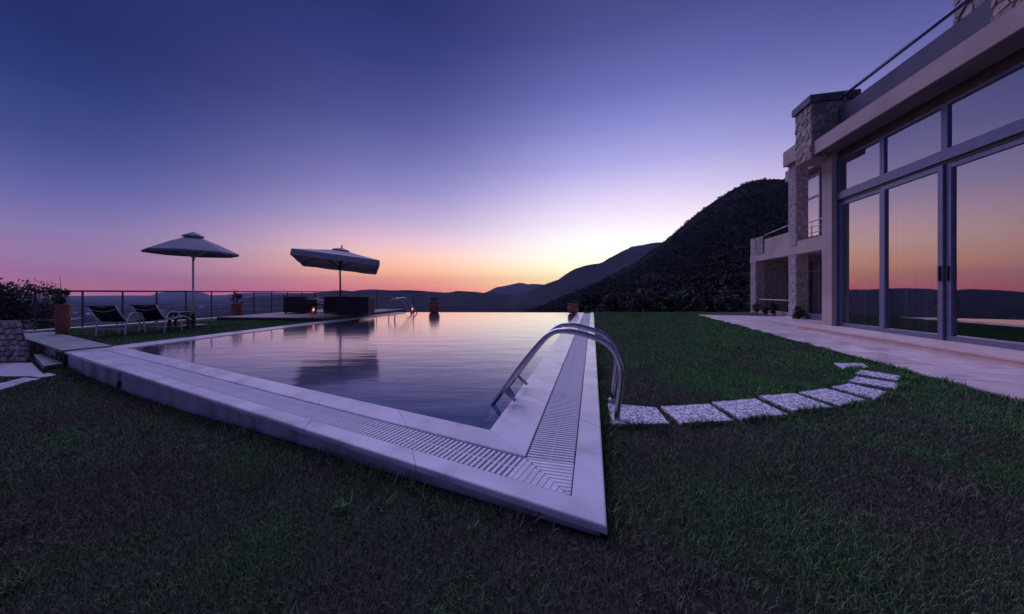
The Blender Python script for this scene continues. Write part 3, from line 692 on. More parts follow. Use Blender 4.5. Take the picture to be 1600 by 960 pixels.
# far wing, set back
B0 = 1.51
def pillar(t0, t1, b0, b1, z0, z1, seed):
    s_ = vp('stone_pillar', 'mortar_pale', t0, t1, b0, b1, z0, z1)
    rubble(s_, hp(t1,b0,z0), -D2.to_3d(), VZ, -IN.to_3d(), face(t1-t0, z1-z0), .088, 'stone_pale', joined=True, seed=seed, depth=.012, flat=1.3)
    rubble(s_, hp(t0,b0,z0), IN.to_3d(), VZ, -D2.to_3d(), face(b1-b0, z1-z0), .088, 'stone_pale', joined=True, seed=seed+1, depth=.012, flat=1.3)
pillar(4.37, 4.80, B0, B0+.36, 0, 2.33, 20); pillar(4.37, 4.80, B0, B0+.36, 2.60, 5.56, 22)
pillar(7.15, 7.60, B0, B0+.36, 0, 2.33, 24); pillar(7.15, 7.60, B0, B0+.36, 2.60, 3.36, 26)
vp('floor_slab', 'stucco', .3, 7.62, B0-.015, 5.5, 2.331, 2.599)
vp('wing_roof', 'stucco', .3, 4.86, B0-.14, 5.6, 5.561, 6.10)
vp('balcony_wall', 'stucco', 3.0, 4.369, B0+.02, B0+.14, 2.60, 2.78)
vp('deck_parapet', 'stucco', 4.81, 7.14, B0+.06, B0+.2, 2.60, 3.20)
cs = vp('corner_wall', 'mortar', 7.14-.55, 7.149, B0+.02, B0+.3, 3.2, 3.36)
rubble(cs, hp(7.149,B0+.02,2.62), -D2.to_3d(), VZ, -IN.to_3d(), face(.55,.73), .13, 'stone_pale', joined=True, seed=31, depth=.012)
MB().tube([hp(4.8,B0+.13,3.48), hp(6.7,B0+.13,3.40)], .022, 8).build('deck_rail', 'steel_dull', villa, smooth=True)
br = MB().tube([hp(2.9,B0+.08,3.33), hp(4.37,B0+.08,3.33)], .018, 8).build('balcony_rail', 'steel_dull', villa, smooth=True)
for z in (2.95, 3.14): MB().tube([hp(2.9,B0+.08,z), hp(4.37,B0+.08,z)], .012, 8).build('rail_bar', 'steel_dull', br, smooth=True)
for t_ in (3.1, 3.7, 4.3): MB().tube([hp(t_,B0+.08,2.75), hp(t_,B0+.08,3.33)], .014, 8).build('rail_post', 'steel_dull', br, smooth=True)
BW = 2.75
vp('loggia_wall', 'stucco', .3, 7.25, BW, BW+.2, 0, 2.33)
vp('upper_wall', 'stucco', .3, 6.7, BW, BW+.2, 2.60, 5.56)
vp('wing_roof', 'stucco', 4.861, 6.75, 2.4, 5.6, 5.562, 6.0)
ew = vp('wing_end_wall', 'mortar_pale', 7.25, 7.58, B0+.361, 5.5, 0, 2.33)
rubble(ew, hp(7.25,B0+.361,0), IN.to_3d(), VZ, -D2.to_3d(), face(.47,2.33), .095, 'stone_pale', joined=True, seed=35, depth=.012)
vp('wall_facing', 'stucco', 7.2, 7.249, B0+.84, BW-.001, 0, 2.33)
def wing_window(t0, t1, z0, z1, split=None):
    w = frame_bars(MB(), t0, t1, z0, z1, .06, BW-.06, BW-.001)
    if split: vb(w, t0+.06, t1-.06, BW-.058, BW-.003, split, split+.08)
    w = w.build('window', 'aluminium', villa)
    vb(MB(), t0+.06, t1-.06, BW-.03, BW-.02, z0+.06, (split or z1-.06)).build('pane', 'window_glass', w)
    if split: vb(MB(), t0+.06, t1-.06, BW-.03, BW-.02, split+.08, z1-.06).build('pane', 'window_glass', w)
wing_window(6.75, 7.19, .15, 2.2, 1.75); wing_window(5.2, 5.85, .15, 2.2, 1.75); wing_window(5.2, 6.25, 2.72, 5.4, 4.55); wing_window(1.6, 3.1, 2.72, 5.3, 4.45)
MB().tube([hp(4.8,B0+.1,.70), hp(7.15,B0+.1,.70)], .018, 8).build('loggia_rail', 'white_metal', villa, smooth=True)
vp('loggia_kerb', 'stucco', 4.805, 7.145, B0+.03, B0+.14, 0, .26)
vp('planter_kerb', 'stucco_grey', 1.0, 4.36, B0-.05, B0+.12, 0, .30)
vp('wing_rear', 'interior', .3, 7.2, 5.4, 5.6, 0, 5.56)

# ------------------------------------------------------------------ plants
def leaves(mb, cx, cy, cz, clumps, n, size, seed, up=.2):
    r = random.Random(seed)
    for k in range(n):
        c_ = clumps[r.randrange(len(clumps))]; a = r.uniform(0, 2*PI); u = r.uniform(-1, 1); rad = c_[3]*r.uniform(.35, 1)**.5; s = math.sqrt(1-u*u)
        p = Vector((cx+c_[0]+rad*s*math.cos(a), cy+c_[1]+rad*s*math.sin(a), cz+c_[2]+rad*u*.85))
        d = Vector((r.gauss(0,1), r.gauss(0,1), r.gauss(up,1))).normalized(); e = d.cross(Vector((r.gauss(0,1), r.gauss(0,1), r.gauss(0,1)))).normalized(); L = size*r.uniform(.6,1.35)
        mb.add([p-d*L*.5, p+e*L*.24, p+d*L*.5, p-e*L*.24], [(0,1,2,3)])
    return mb
def bush(name, label, cat, loc, rx, h, n, size, m, seed, group=None, trunk=True):
    x, y, z = loc; t = thing(name, label, cat, loc, group); r = random.Random(seed); cl = []
    for k in range(11):
        a = r.uniform(0, 2*PI); q = r.uniform(0, .62)*rx; zz = r.uniform(.16, .84)*h; f = 1-.45*abs(zz/h-.5)
        cl.append((q*math.cos(a)*f, q*math.sin(a)*f, zz, r.uniform(.28,.48)*min(rx, h)))
    cm = leaves(MB(), x, y, z, cl, n, size, seed)
    leaves(cm, x, y, z, [(a, b, c_, q*.72) for a, b, c_, q in cl], n//4, size*2.3, seed+500).build('crown', m, t)
    tr = MB(); tr.tube([(x,y,z-.3),(x+.03*h,y,z+.22*h),(x,y+.02*h,z+.5*h)], [.05*h,.035*h,.02*h], 7)
    for c_ in cl[:6]: tr.tube([(x,y,z+.15*h),(x+c_[0]*.5,y+c_[1]*.5,z+c_[2]*.7),(x+c_[0],y+c_[1],z+c_[2])], [.022*h,.015*h,.006*h], 5)
    tr.build('trunk', 'bark', t, smooth=True)
    return t
row = [(4.75,16.2,.55,.95),(5.6,17.6,.6,1.0),(6.3,16.3,.62,1.1),(7.2,17.4,.75,1.35),(7.9,16.2,.5,.85),(8.6,17.2,.7,1.2),(9.3,16.2,.55,.9),(9.9,17.8,.8,1.3),(10.7,16.5,.6,1.0),(11.6,17.2,.8,1.35),(12.3,15.9,.75,1.3),(13.2,17.0,.8,1.5)]
nm = ['first','second','third','fourth','fifth','sixth','seventh','eighth','ninth','tenth','eleventh','last']
for i, (x, y, rx, h) in enumerate(row):
    lab = {0: 'low dark shrub at the far corner of the right coping, first of its row', 11: 'tallest dark shrub against the end of the villa, last of its row'}.get(i, nm[i]+' dark shrub from the pool corner in the row behind the lawn')
    bush('shrub', lab, 'shrub', (x, y, -.05), rx, h, 900, .11, 'leaf_grey' if i % 3 != 1 else 'leaf', 40+i, 'shrubs in a row behind the lawn')
bush('olive_tree', 'dark bushy olive tree rising behind the dry stone wall', 'tree', (-12.9, 7.9, -1.25), 1.35, 2.75, 13000, .06, 'leaf_grey', 70)
bush('olive_tree', 'lower dark olive bush beside the first fence post', 'tree', (-11.9, 8.1, -1.2), .8, 2.3, 5200, .055, 'leaf_grey', 71)
b1 = hp(3.75, B0-.28, .12); bush('shrub', 'rounded dark shrub by the stone pillar at the terrace edge', 'shrub', b1, .26, .42, 500, .07, 'leaf', 75)
for i, (t_, s_) in enumerate(((6.6,.22),(5.9,.2),(5.3,.19))):
    bush('flower_shrub', ['pale leafy flower bush beside the far stone pillar','middle flower bush under the loggia rail','flower bush under the loggia rail nearest the stone pillar'][i], 'shrub', hp(t_, B0-.2, .12), s_, .42+.05*i, 260, .07, 'leaf_red' if i == 1 else 'leaf', 80+i, 'flower bushes under the loggia rail')

# ------------------------------------------------------------------ left garden: planter wall, step, dry stone wall, path
FD3, FN3 = FD.to_3d(), FN.to_3d()
gw = thing('garden_wall', 'low rubble stone wall with grey slab top joining the pool corner', 'wall', (C1.x, C1.y, -.3))
PA, PB = C1+Vector((-.02,.02)), C1+FD*4.1+Vector((0,.02))
GD = (PB-PA).normalized(); GN = Vector((GD.y, -GD.x)); GN = GN if GN.y < 0 else -GN
core = [PA-GN*.05, PB-GN*.05, PB-GN*.4, PA-GN*.4]
MB().prism([p2(x) for x in core], -1.1, .085).build('core', 'mortar', gw)
o0 = Vector((PA.x, PA.y, -.75))-GN.to_3d()*.05
rubble(gw, o0, GD.to_3d(), VZ, GN.to_3d(), face((PB-PA).length, .82), .17, 'stone', seed=50, depth=.035)
n = 4
for i in range(n):
    a, b = PA.lerp(PB, i/n)+GD*.004, PA.lerp(PB, (i+1)/n)-GD*.004
    MB().prism([p2(a+GN*.03), p2(b+GN*.03), p2(b-GN*.46), p2(a-GN*.46)], .087, .125, .006).build('top_slab', 'grey_slab', gw)
# back kerb under the fence
kb = MB(); f0, f1 = Vector((-11.05,7.25)), Vector((-9.25,15.6)); fd = (f1-f0).normalized(); fn = Vector((fd.y,-fd.x))
tag(kb.prism([p2(f0-fn*.12), p2(f1-fn*.12), p2(f1+fn*.12), p2(f0+fn*.12)], -1.2, .13, .01).build('fence_kerb', 'marble'), 'pale stone kerb under the metal fence along the garden edge', 'kerb')
# step
S = [at(52,554,-.06), at(75,553,-.06), at(99,567.5,-.06), at(68,572,-.06)]
st = thing('garden_step', 'grey slab step on a rubble base below the garden wall', 'step', (S[0].x, S[0].y, -.3))
MB().prism([(p.x,p.y) for p in S], -.10, -.06, .006).build('tread', 'grey_slab', st)
c_ = sum(S, Vector())/4; MB().prism([(c_.x+(p.x-c_.x)*.94, c_.y+(p.y-c_.y)*.94) for p in S], -.6, -.101).build('riser', 'mortar', st)
# dry stone wall
dw = thing('dry_stone_wall', 'tall battered dry stone wall at the left edge below the olive tree', 'wall', (-8.2, 5.2, -.3))
zb = -.165; b0 = at(-90, 566, zb); b1_ = at(48, 566, zb); b1_.z = zb; b0.z = zb
dxx = (b1_-b0); L = dxx.length; ux = dxx.normalized(); nn = Vector((ux.y, -ux.x, 0)); nn = nn if nn.y < 0 else -nn
hW = 1.0-(503.6-HY)/F*b1_.y-zb
outl = [(0,0),(L,0),(L-.18,hW),(0,hW)]
V = [b0+ux*x+VZ*z for x, z in outl]; V2 = [p+Vector((-.83,.55,0))*.6 for p in V]
fix(MB().add(V+V2, [(0,1,2,3),(7,6,5,4),(1,5,6,2),(2,6,7,3),(0,3,7,4),(0,4,5,1)]).build('core', 'mortar_dark', dw))
rubble(dw, b0, ux, VZ, nn, outl, .092, 'stone_pale', seed=60, depth=.035, flat=1.2, gap=.2)
FT = [at(-120,566.3,zb+.03), at(50,566.8,zb+.03), at(72,588,zb+.03), at(-120,588,zb+.03)]
MB().prism([(p.x,p.y) for p in FT], -.5, zb+.03, .01).build('footing', 'footing_stone', dw); PATHS = [FT]
for q, lb in zip([[(-20,602),(14,597),(32,599.5),(-8,612)],[(12,596.5),(38,590.5),(62,592),(32,599)],[(48,588.5),(76,583.5),(88,586),(62,590.5)]],
                 ['pale path stone cut by the left edge of the lawn','middle pale path stone leading to the garden step','pale path stone closest to the garden step']):
    P = [at(px, py, -.135) for px, py in q]; PATHS.append(P); t = MB().prism([(p.x,p.y) for p in P], -.22, -.13, .006).build('path_stone', 'marble'); tag(t, lb, 'path stone', 'path stones by the garden step')

# fence
fence = thing('metal_fence', 'thin dark metal railing along the valley side of the garden', 'fence', (-11, 7.38, .1))
fs0 = Vector((-11.0, 7.38)); fdir = Vector((.2138, .9769))
L = 8.3; k = 0
while k*.72 <= L+.01:
    p = fs0+fdir*(k*.72); MB().box((p.x,p.y,.58), (.026,.026,.94)).build('post', 'fence_metal', fence); k += 1
e = fs0+fdir*L
MB().tube([(fs0.x,fs0.y,1.03),(e.x,e.y,1.03)], .022, 8).build('top_rail', 'fence_metal', fence, smooth=True)
for z in (.35,.58,.80): MB().tube([(fs0.x,fs0.y,z),(e.x,e.y,z)], .005, 6).build('wire', 'steel_dull', fence, smooth=True)
fe = Vector((-4.3, 15.35)); fd2 = (fe-e).normalized(); L2 = (fe-e).length; k = 1
while k*.9 < L2:
    p = e+fd2*(k*.9); MB().box((p.x,p.y,.58), (.026,.026,.94)).build('post', 'fence_metal', fence); k += 1
MB().tube([(e.x,e.y,1.03),(fe.x,fe.y,1.03)], .022, 8).build('top_rail', 'fence_metal', fence, smooth=True)
for z in (.35,.58,.80): MB().tube([(e.x,e.y,z),(fe.x,fe.y,z)], .005, 6).build('wire', 'steel_dull', fence, smooth=True)

# ------------------------------------------------------------------ timber deck
q0, q1 = C1+LD*4.95-LN*.02, C2+LD*.9-LN*.02; q0 = isect(C1-LN*.02, LD, Vector((-8.3,10.2)), Vector((1,-.07)))
dq = [q0, q1, Vector((-9.0,15.3)), Vector((-9.55,10.35))]
deck = thing('timber_deck', 'low timber deck beside the far end of the pool', 'deck', (q0.x, q0.y, .1))
MB().prism([p2(x) for x in dq], .02, .172).build('frame', 'wood_pole', deck)
nb = 34
for i in range(nb):
    a, b = (i+.04)/nb, (i+.96)/nb
    MB().prism([p2(dq[0].lerp(dq[1],a)), p2(dq[0].lerp(dq[1],b)), p2(dq[3].lerp(dq[2],b)), p2(dq[3].lerp(dq[2],a))], .1725, .2, .004).build('plank', 'deck_wood', deck)
ZD = .2
def sofa(name, label, cat, x, y, w, rot, seats):
    t = thing(name, label, cat, (0,0,0), 'wicker seats on the deck'); d = .78
    MB().box((0,0,.17), (w,d,.26)).build('base', 'wicker', t); MB().box((0,-d/2+.07,.47), (w,.14,.34)).build('backrest', 'wicker', t)
    for s in (-1,1): MB().box((s*(w/2-.07),.072,.41), (.14,d-.145,.22)).build('armrest', 'wicker', t)
    for i in range(seats):
        ww = (w-.3)/seats; MB().prism([(-w/2+.15+ww*i+.01,-.22),(-w/2+.15+ww*(i+1)-.01,-.22),(-w/2+.15+ww*(i+1)-.01,.38),(-w/2+.15+ww*i+.01,.38)], .302, .42, .03).build('cushion', 'cushion', t)
    for a in (-1,1):
        for b in (-1,1): MB().box((a*(w/2-.06), b*(d/2-.06), .02), (.05,.05,.04)).build('foot', 'black_plastic', t)
    t.location = (x, y, ZD); t.rotation_euler = (0,0,rot)
sofa('wicker_sofa', 'dark wicker sofa with its back to the pool under the cream parasol', 'sofa', -5.82, 11.95, 1.1, .12, 2)
sofa('wicker_armchair', 'dark wicker armchair just left of the parasol pole', 'armchair', -6.98, 12.7, .8, .5, 1)
sofa('wicker_armchair', 'dark wicker armchair at the left end of the seating group', 'armchair', -8.25, 12.5, .8, .0, 1)
ct = thing('coffee_table', 'low dark coffee table between the wicker seats', 'table', (-7.75, 12.9, ZD))
MB().box((-7.75,12.9,ZD+.33), (.7,.5,.04)).build('tabletop', 'wicker', ct)
for a in (-1,1):
    for b in (-1,1): MB().box((-7.75+a*.31, 12.9+b*.21, ZD+.155), (.05,.05,.31)).build('leg', 'wicker', ct)
fl = thing('flower_vase', 'white flowers in a small vase on the coffee table', 'vase', (-7.8,12.85,ZD+.35))
MB().lathe((-7.8,12.85,ZD+.35), [(.04,0),(.055,.05),(.03,.12),(.036,.14)], 12).build('vase', 'flower_white', fl, smooth=True)
leaves(MB(), -7.8, 12.85, ZD+.5, [(0,0,.02,.09),(.08,0,.0,.06),(-.08,0,.03,.06),(.2,0,-.02,.05)], 90, .06, 5).build('blooms', 'flower_white', fl)
def lantern(label, x, y, z):
    t = thing('candle_lantern', label, 'lantern', (x,y,z), 'lit candle lanterns')
    MB().box((x,y,z+.01), (.15,.15,.02)).build('base', 'black_plastic', t)
    f = MB()
    for a in (-1,1):
        for b in (-1,1): f.box((x+a*.066, y+b*.066, z+.125), (.012,.012,.21))
    f.build('frame', 'black_plastic', t)
    MB().add([(x-.075,y-.075,z+.231),(x+.075,y-.075,z+.231),(x+.075,y+.075,z+.231),(x-.075,y+.075,z+.231),(x,y,z+.3)], [(0,1,4),(1,2,4),(2,3,4),(3,0,4),(3,2,1,0)]).build('roof', 'black_plastic', t)
    MB().lathe((x,y,z+.021), [(.035,0),(.035,.09)], 12).build('candle', 'flower_white', t)
    MB().lathe((x,y,z+.112), [(.022,0),(.04,.04),(.028,.08),(.002,.11)], 10).build('flame', 'candle_glow', t, smooth=True)
lantern('glowing red candle lantern on the deck left of the sofa', -7.28, 11.75, ZD)
lantern('small red candle lantern beyond the far pool ladder', -4.55, 14.62, .08)

# ------------------------------------------------------------------ parasols
def parasol_round():
    x, y = -8.42, 8.45; t = thing('garden_parasol', 'grey round parasol with vented top on a white pole by the loungers', 'parasol', (x,y,.09))
    MB().lathe((x,y,.09), [(.26,0),(.26,.05),(.06,.07),(.05,.30),(.035,.31)], 20).build('base', 'black_plastic', t)
    MB().tube([(x,y,.35),(x,y,2.56)], .022, 10).build('pole', 'white_metal', t, smooth=True)
    n, R = 8, .93; z0, z1 = 2.05, 2.50; cv = MB(); rings = []
    ring = lambda rad, z, sag=0: [Vector((x+rad*math.cos(2*PI*(k+.5)/n+.2), y+rad*math.sin(2*PI*(k+.5)/n+.2), z)) for k in range(n)]
    a, b, cc, d = ring(R, z0-.05), ring(R, z0), ring(R*.55, z0+.23), ring(.17, z1-.06)
    vs = a+b+cc+d; fs = [(r*n+k, r*n+(k+1)%n, (r+1)*n+(k+1)%n, (r+1)*n+k) for r in range(3) for k in range(n)]
    cvo = cv.add(vs, fs).build('canopy', 'canvas_grey', t)
    vt = ring(.23, z1-.04)+ring(.20, z1)+[Vector((x,y,z1+.10))]
    MB().add(vt, [(k,(k+1)%n,n+(k+1)%n,n+k) for k in range(n)]+[(n+k,n+(k+1)%n,2*n) for k in range(n)]).build('vent_cap', 'canvas_grey', cvo)
    for k in range(n): MB().tube([Vector((x,y,z1-.12)), b[k]-Vector((0,0,.012))], .008, 6).build('rib', 'white_metal', t)
    for k in range(0, n): MB().tube([Vector((x,y,1.9)), (Vector((x,y,z1-.12))*.5+b[k]*.5)], .006, 5).build('strut', 'white_metal', t)
    MB().tube([(x+.18,y-.1,2.06),(x+.16,y-.1,1.93),(x+.13,y-.1,1.84)], .008, 5).build('tie_strap', 'canvas_grey', t)
parasol_round()
def parasol_square():
    x, y = -6.43, 12.0; t = thing('market_parasol', 'square cream parasol with valance tilted over the wicker seats', 'parasol', (x,y,ZD))
    MB().lathe((x,y,ZD), [(.3,0),(.3,.06),(.05,.08),(.045,.35)], 20).build('base', 'black_plastic', t)
    MB().tube([(x,y,ZD+.3),(x-.03,y,2.60)], .03, 10).build('pole', 'wood_pole', t, smooth=True)
    Mx = Matrix.Rotation(math.radians(25), 3, 'Z') @ Matrix.Rotation(math.radians(6.0), 3, 'Y') @ Matrix.Rotation(math.radians(-4), 3, 'X')
    top = Vector((x-.02, y, 2.18)); w = 1.32
    P = lambda a, b, c_: top+Mx @ Vector((a, b, c_))
    q = [(-1,-1),(1,-1),(1,1),(-1,1)]; m = 6; edge = []
    for k in range(4):
        a, b = Vector(q[k]), Vector(q[(k+1)%4]); edge += [a.lerp(b, i/m) for i in range(m)]
    n = len(edge); sag = [(.02*math.cos(PI*2*((i%m)/m))-.02) for i in range(n)]
    vs = [P(e.x*w*1.01, e.y*w*1.01, -.20+.012*math.sin(i*2.3)) for i, e in enumerate(edge)]+[P(e.x*w, e.y*w, 0) for i, e in enumerate(edge)]+[P(e.x*w*.5, e.y*w*.5, .20-.03*(1-max(abs(e.x),abs(e.y))*min(abs(e.x),abs(e.y)))) for e in edge]+[P(e.x*.20, e.y*.20, .36) for e in edge]
    fs = [(r*n+k, r*n+(k+1)%n, (r+1)*n+(k+1)%n, (r+1)*n+k) for r in range(3) for k in range(n)]
    cv = MB().add(vs, fs).build('canopy', 'canvas_cream', t)
    vt = [P(a*.28, b*.28, .375) for a, b in q]+[P(0,0,.50)]
    MB().add(vt, [(0,1,4),(1,2,4),(2,3,4),(3,0,4)]).build('vent_cap', 'canvas_cream', cv)
    MB().tube([P(0,0,.45), P(0,0,.60)], .025, 8).build('finial', 'wood_pole', t)
    for a, b in q+[(0,-1),(1,0),(0,1),(-1,0)]:
        rb = MB().tube([P(0,0,.33), P(a*w*.97,b*w*.97,-.02)], .013, 6).build('rib', 'wood_pole', t)
        MB().tube([P(0,0,-.25), P(a*w*.5,b*w*.5,.16)], .010, 6).build('strut', 'wood_pole', rb)
    MB().lathe(P(0,0,-.30), [(.05,0),(.05,.08)], 10).build('hub', 'wood_pole', t)
parasol_square()

# ------------------------------------------------------------------ loungers and side table
def make_lounger(label):
    t = thing('garden_lounger', label, 'lounge chair', (0,0,0), 'white framed loungers on the garden lawn')  # faces +Y, back towards -Y
    w = .25
    bk = MB(); n = 8; vs, fs = [], []
    for i in range(n+1):
        s = i/n; yy, zz = .02-.27*s, .33+.34*s-.02*math.sin(PI*s)
        vs += [(-w+.02,yy,zz),(0,yy+.025,zz-.025),(w-.02,yy,zz)]
    for i in range(n):
        for j in (0,1): a = i*3+j; fs.append((a,a+1,a+4,a+3))
    bk.add(vs, fs); bk.build('backrest', 'sling', t, smooth=True)
    MB().add([(-w+.02,.02,.33),(w-.02,.02,.33),(w-.02,.48,.36),(-w+.02,.48,.36),(-w+.02,.74,.26),(w-.02,.74,.26)], [(0,1,2,3),(3,2,5,4)]).build('seat', 'sling', t)
    for s in (-1,1):
        MB().tube(smoothpath([(s*w,-.26,.68),(s*w,.02,.33),(s*w,.48,.36),(s*w,.76,.25)], 4), .014, 8).build('side_rail', 'white_metal', t, smooth=True)
        MB().tube(smoothpath([(s*w*1.04,-.06,0),(s*w*1.05,-.02,.3),(s*w*1.06,.05,.46),(s*w*1.06,.14,.50),(s*w*1.06,.28,.50),(s*w*1.06,.36,.43),(s*w*1.05,.42,.25),(s*w*1.04,.46,0)], 5), .014, 8).build('leg', 'white_metal', t, smooth=True)
    MB().tube([(-w,-.26,.675),(w,-.26,.675)], .013, 8).build('head_bar', 'sling', t, smooth=True)
    MB().tube([(-w*1.04,-.05,.16),(w*1.04,-.05,.16)], .011, 8).build('cross_bar', 'white_metal', t, smooth=True)
    MB().tube([(-w*1.04,.44,.10),(w*1.04,.44,.10)], .011, 8).build('cross_bar', 'white_metal', t, smooth=True)
    MB().tube(smoothpath([(-w+.04,-.225,.60),(0,-.20,.55),(w-.04,-.225,.605)], 5), .006, 5).build('trim', 'white_metal', t, smooth=True)
    return t
lo1 = make_lounger('white framed dark sling lounger nearest the tall terracotta urn'); lo1.location = (-8.33, 6.68, .09); lo1.scale = (.93, .93, .93)
rz = math.atan2(.80, .60); lo1.rotation_euler = (0,0,math.radians(13))
lo2 = copy_tree(lo1); lo2['label'] = 'white framed dark sling lounger next to the small dark table'; lo2.location = (-8.06, 7.2, .09); lo2.rotation_euler = (0,0,math.radians(10))
st = thing('side_table', 'small square dark table beside the parasol base', 'table', (-8.2,7.95,.09))
ax = (Vector((math.cos(.5), math.sin(.5), 0)), Vector((-math.sin(.5), math.cos(.5), 0)), VZ)
MB().box((-8.2,7.95,.49), (.40,.40,.05), ax).build('tabletop', 'wood_pole', st)
for a in (-1,1):
    for b in (-1,1): MB().box(Vector((-8.2,7.95,.2775))+ax[0]*a*.165+ax[1]*b*.165, (.05,.05,.375), ax).build('leg', 'wood_pole', st)

# ------------------------------------------------------------------ terracotta pots with plants
def urn(name, label, x, y, z, h, r, seed, fol, ph, m='leaf', spike=False):
    t = thing(name, label, 'potted plant', (x,y,z))
    pf = [(r*.62,0),(r*.80,h*.12),(r*.97,h*.45),(r*.90,h*.72),(r*.78,h*.84),(r*.82,h*.87),(r*.95,h*.93),(r*.95,h),(r*.80,h),(r*.76,h*.93)]
    MB().lathe((x,y,z), pf, 24).build('pot', 'terracotta', t, smooth=True)
    R = random.Random(seed); q = max(r, .19); cl = [(R.uniform(-.6,.6)*q, R.uniform(-.6,.6)*q, R.uniform(.05,.75)*ph, R.uniform(.3,.55)*q) for _ in range(9)]
    leaves(MB(), x, y, z+h, cl, fol, .06, seed).build('foliage', m, t)
    sm = MB()
    for k in range(5):
        a = R.uniform(0,2*PI); hh = ph*R.uniform(.5,1.0); sm.tube([(x,y,z+h*.92),(x+.05*math.cos(a),y+.05*math.sin(a),z+h+hh*.5),(x+.10*math.cos(a),y+.10*math.sin(a),z+h+hh)], [.008,.006,.003], 5)
    if spike: sm.tube([(x,y,z+h),(x-.03,y,z+h+ph*.8),(x-.06,y,z+h+ph*1.55)], [.009,.006,.003], 5)
    sm.build('stem', 'bark', t)
urn('potted_plant', 'tall terracotta urn with spiky plant at the left end of the fence', -9.62, 6.85, .09, 0.66, .118, 1, 420, .38, spike=True)
urn('potted_plant', 'terracotta urn with bushy plant by the fence right of the grey parasol', -10.1, 11.75, .09, .50, .19, 2, 420, .55, 'leaf_red')
urn('potted_plant', 'terracotta pot with bushy plant on the infinity edge past the far ladder', -3.55, 14.6, .081, .50, .26, 3, 260, .18)
urn('potted_plant', 'low terracotta pot at the far end of the right coping', 2.62, 13.7, .1, .42, .25, 4, 160, .2)

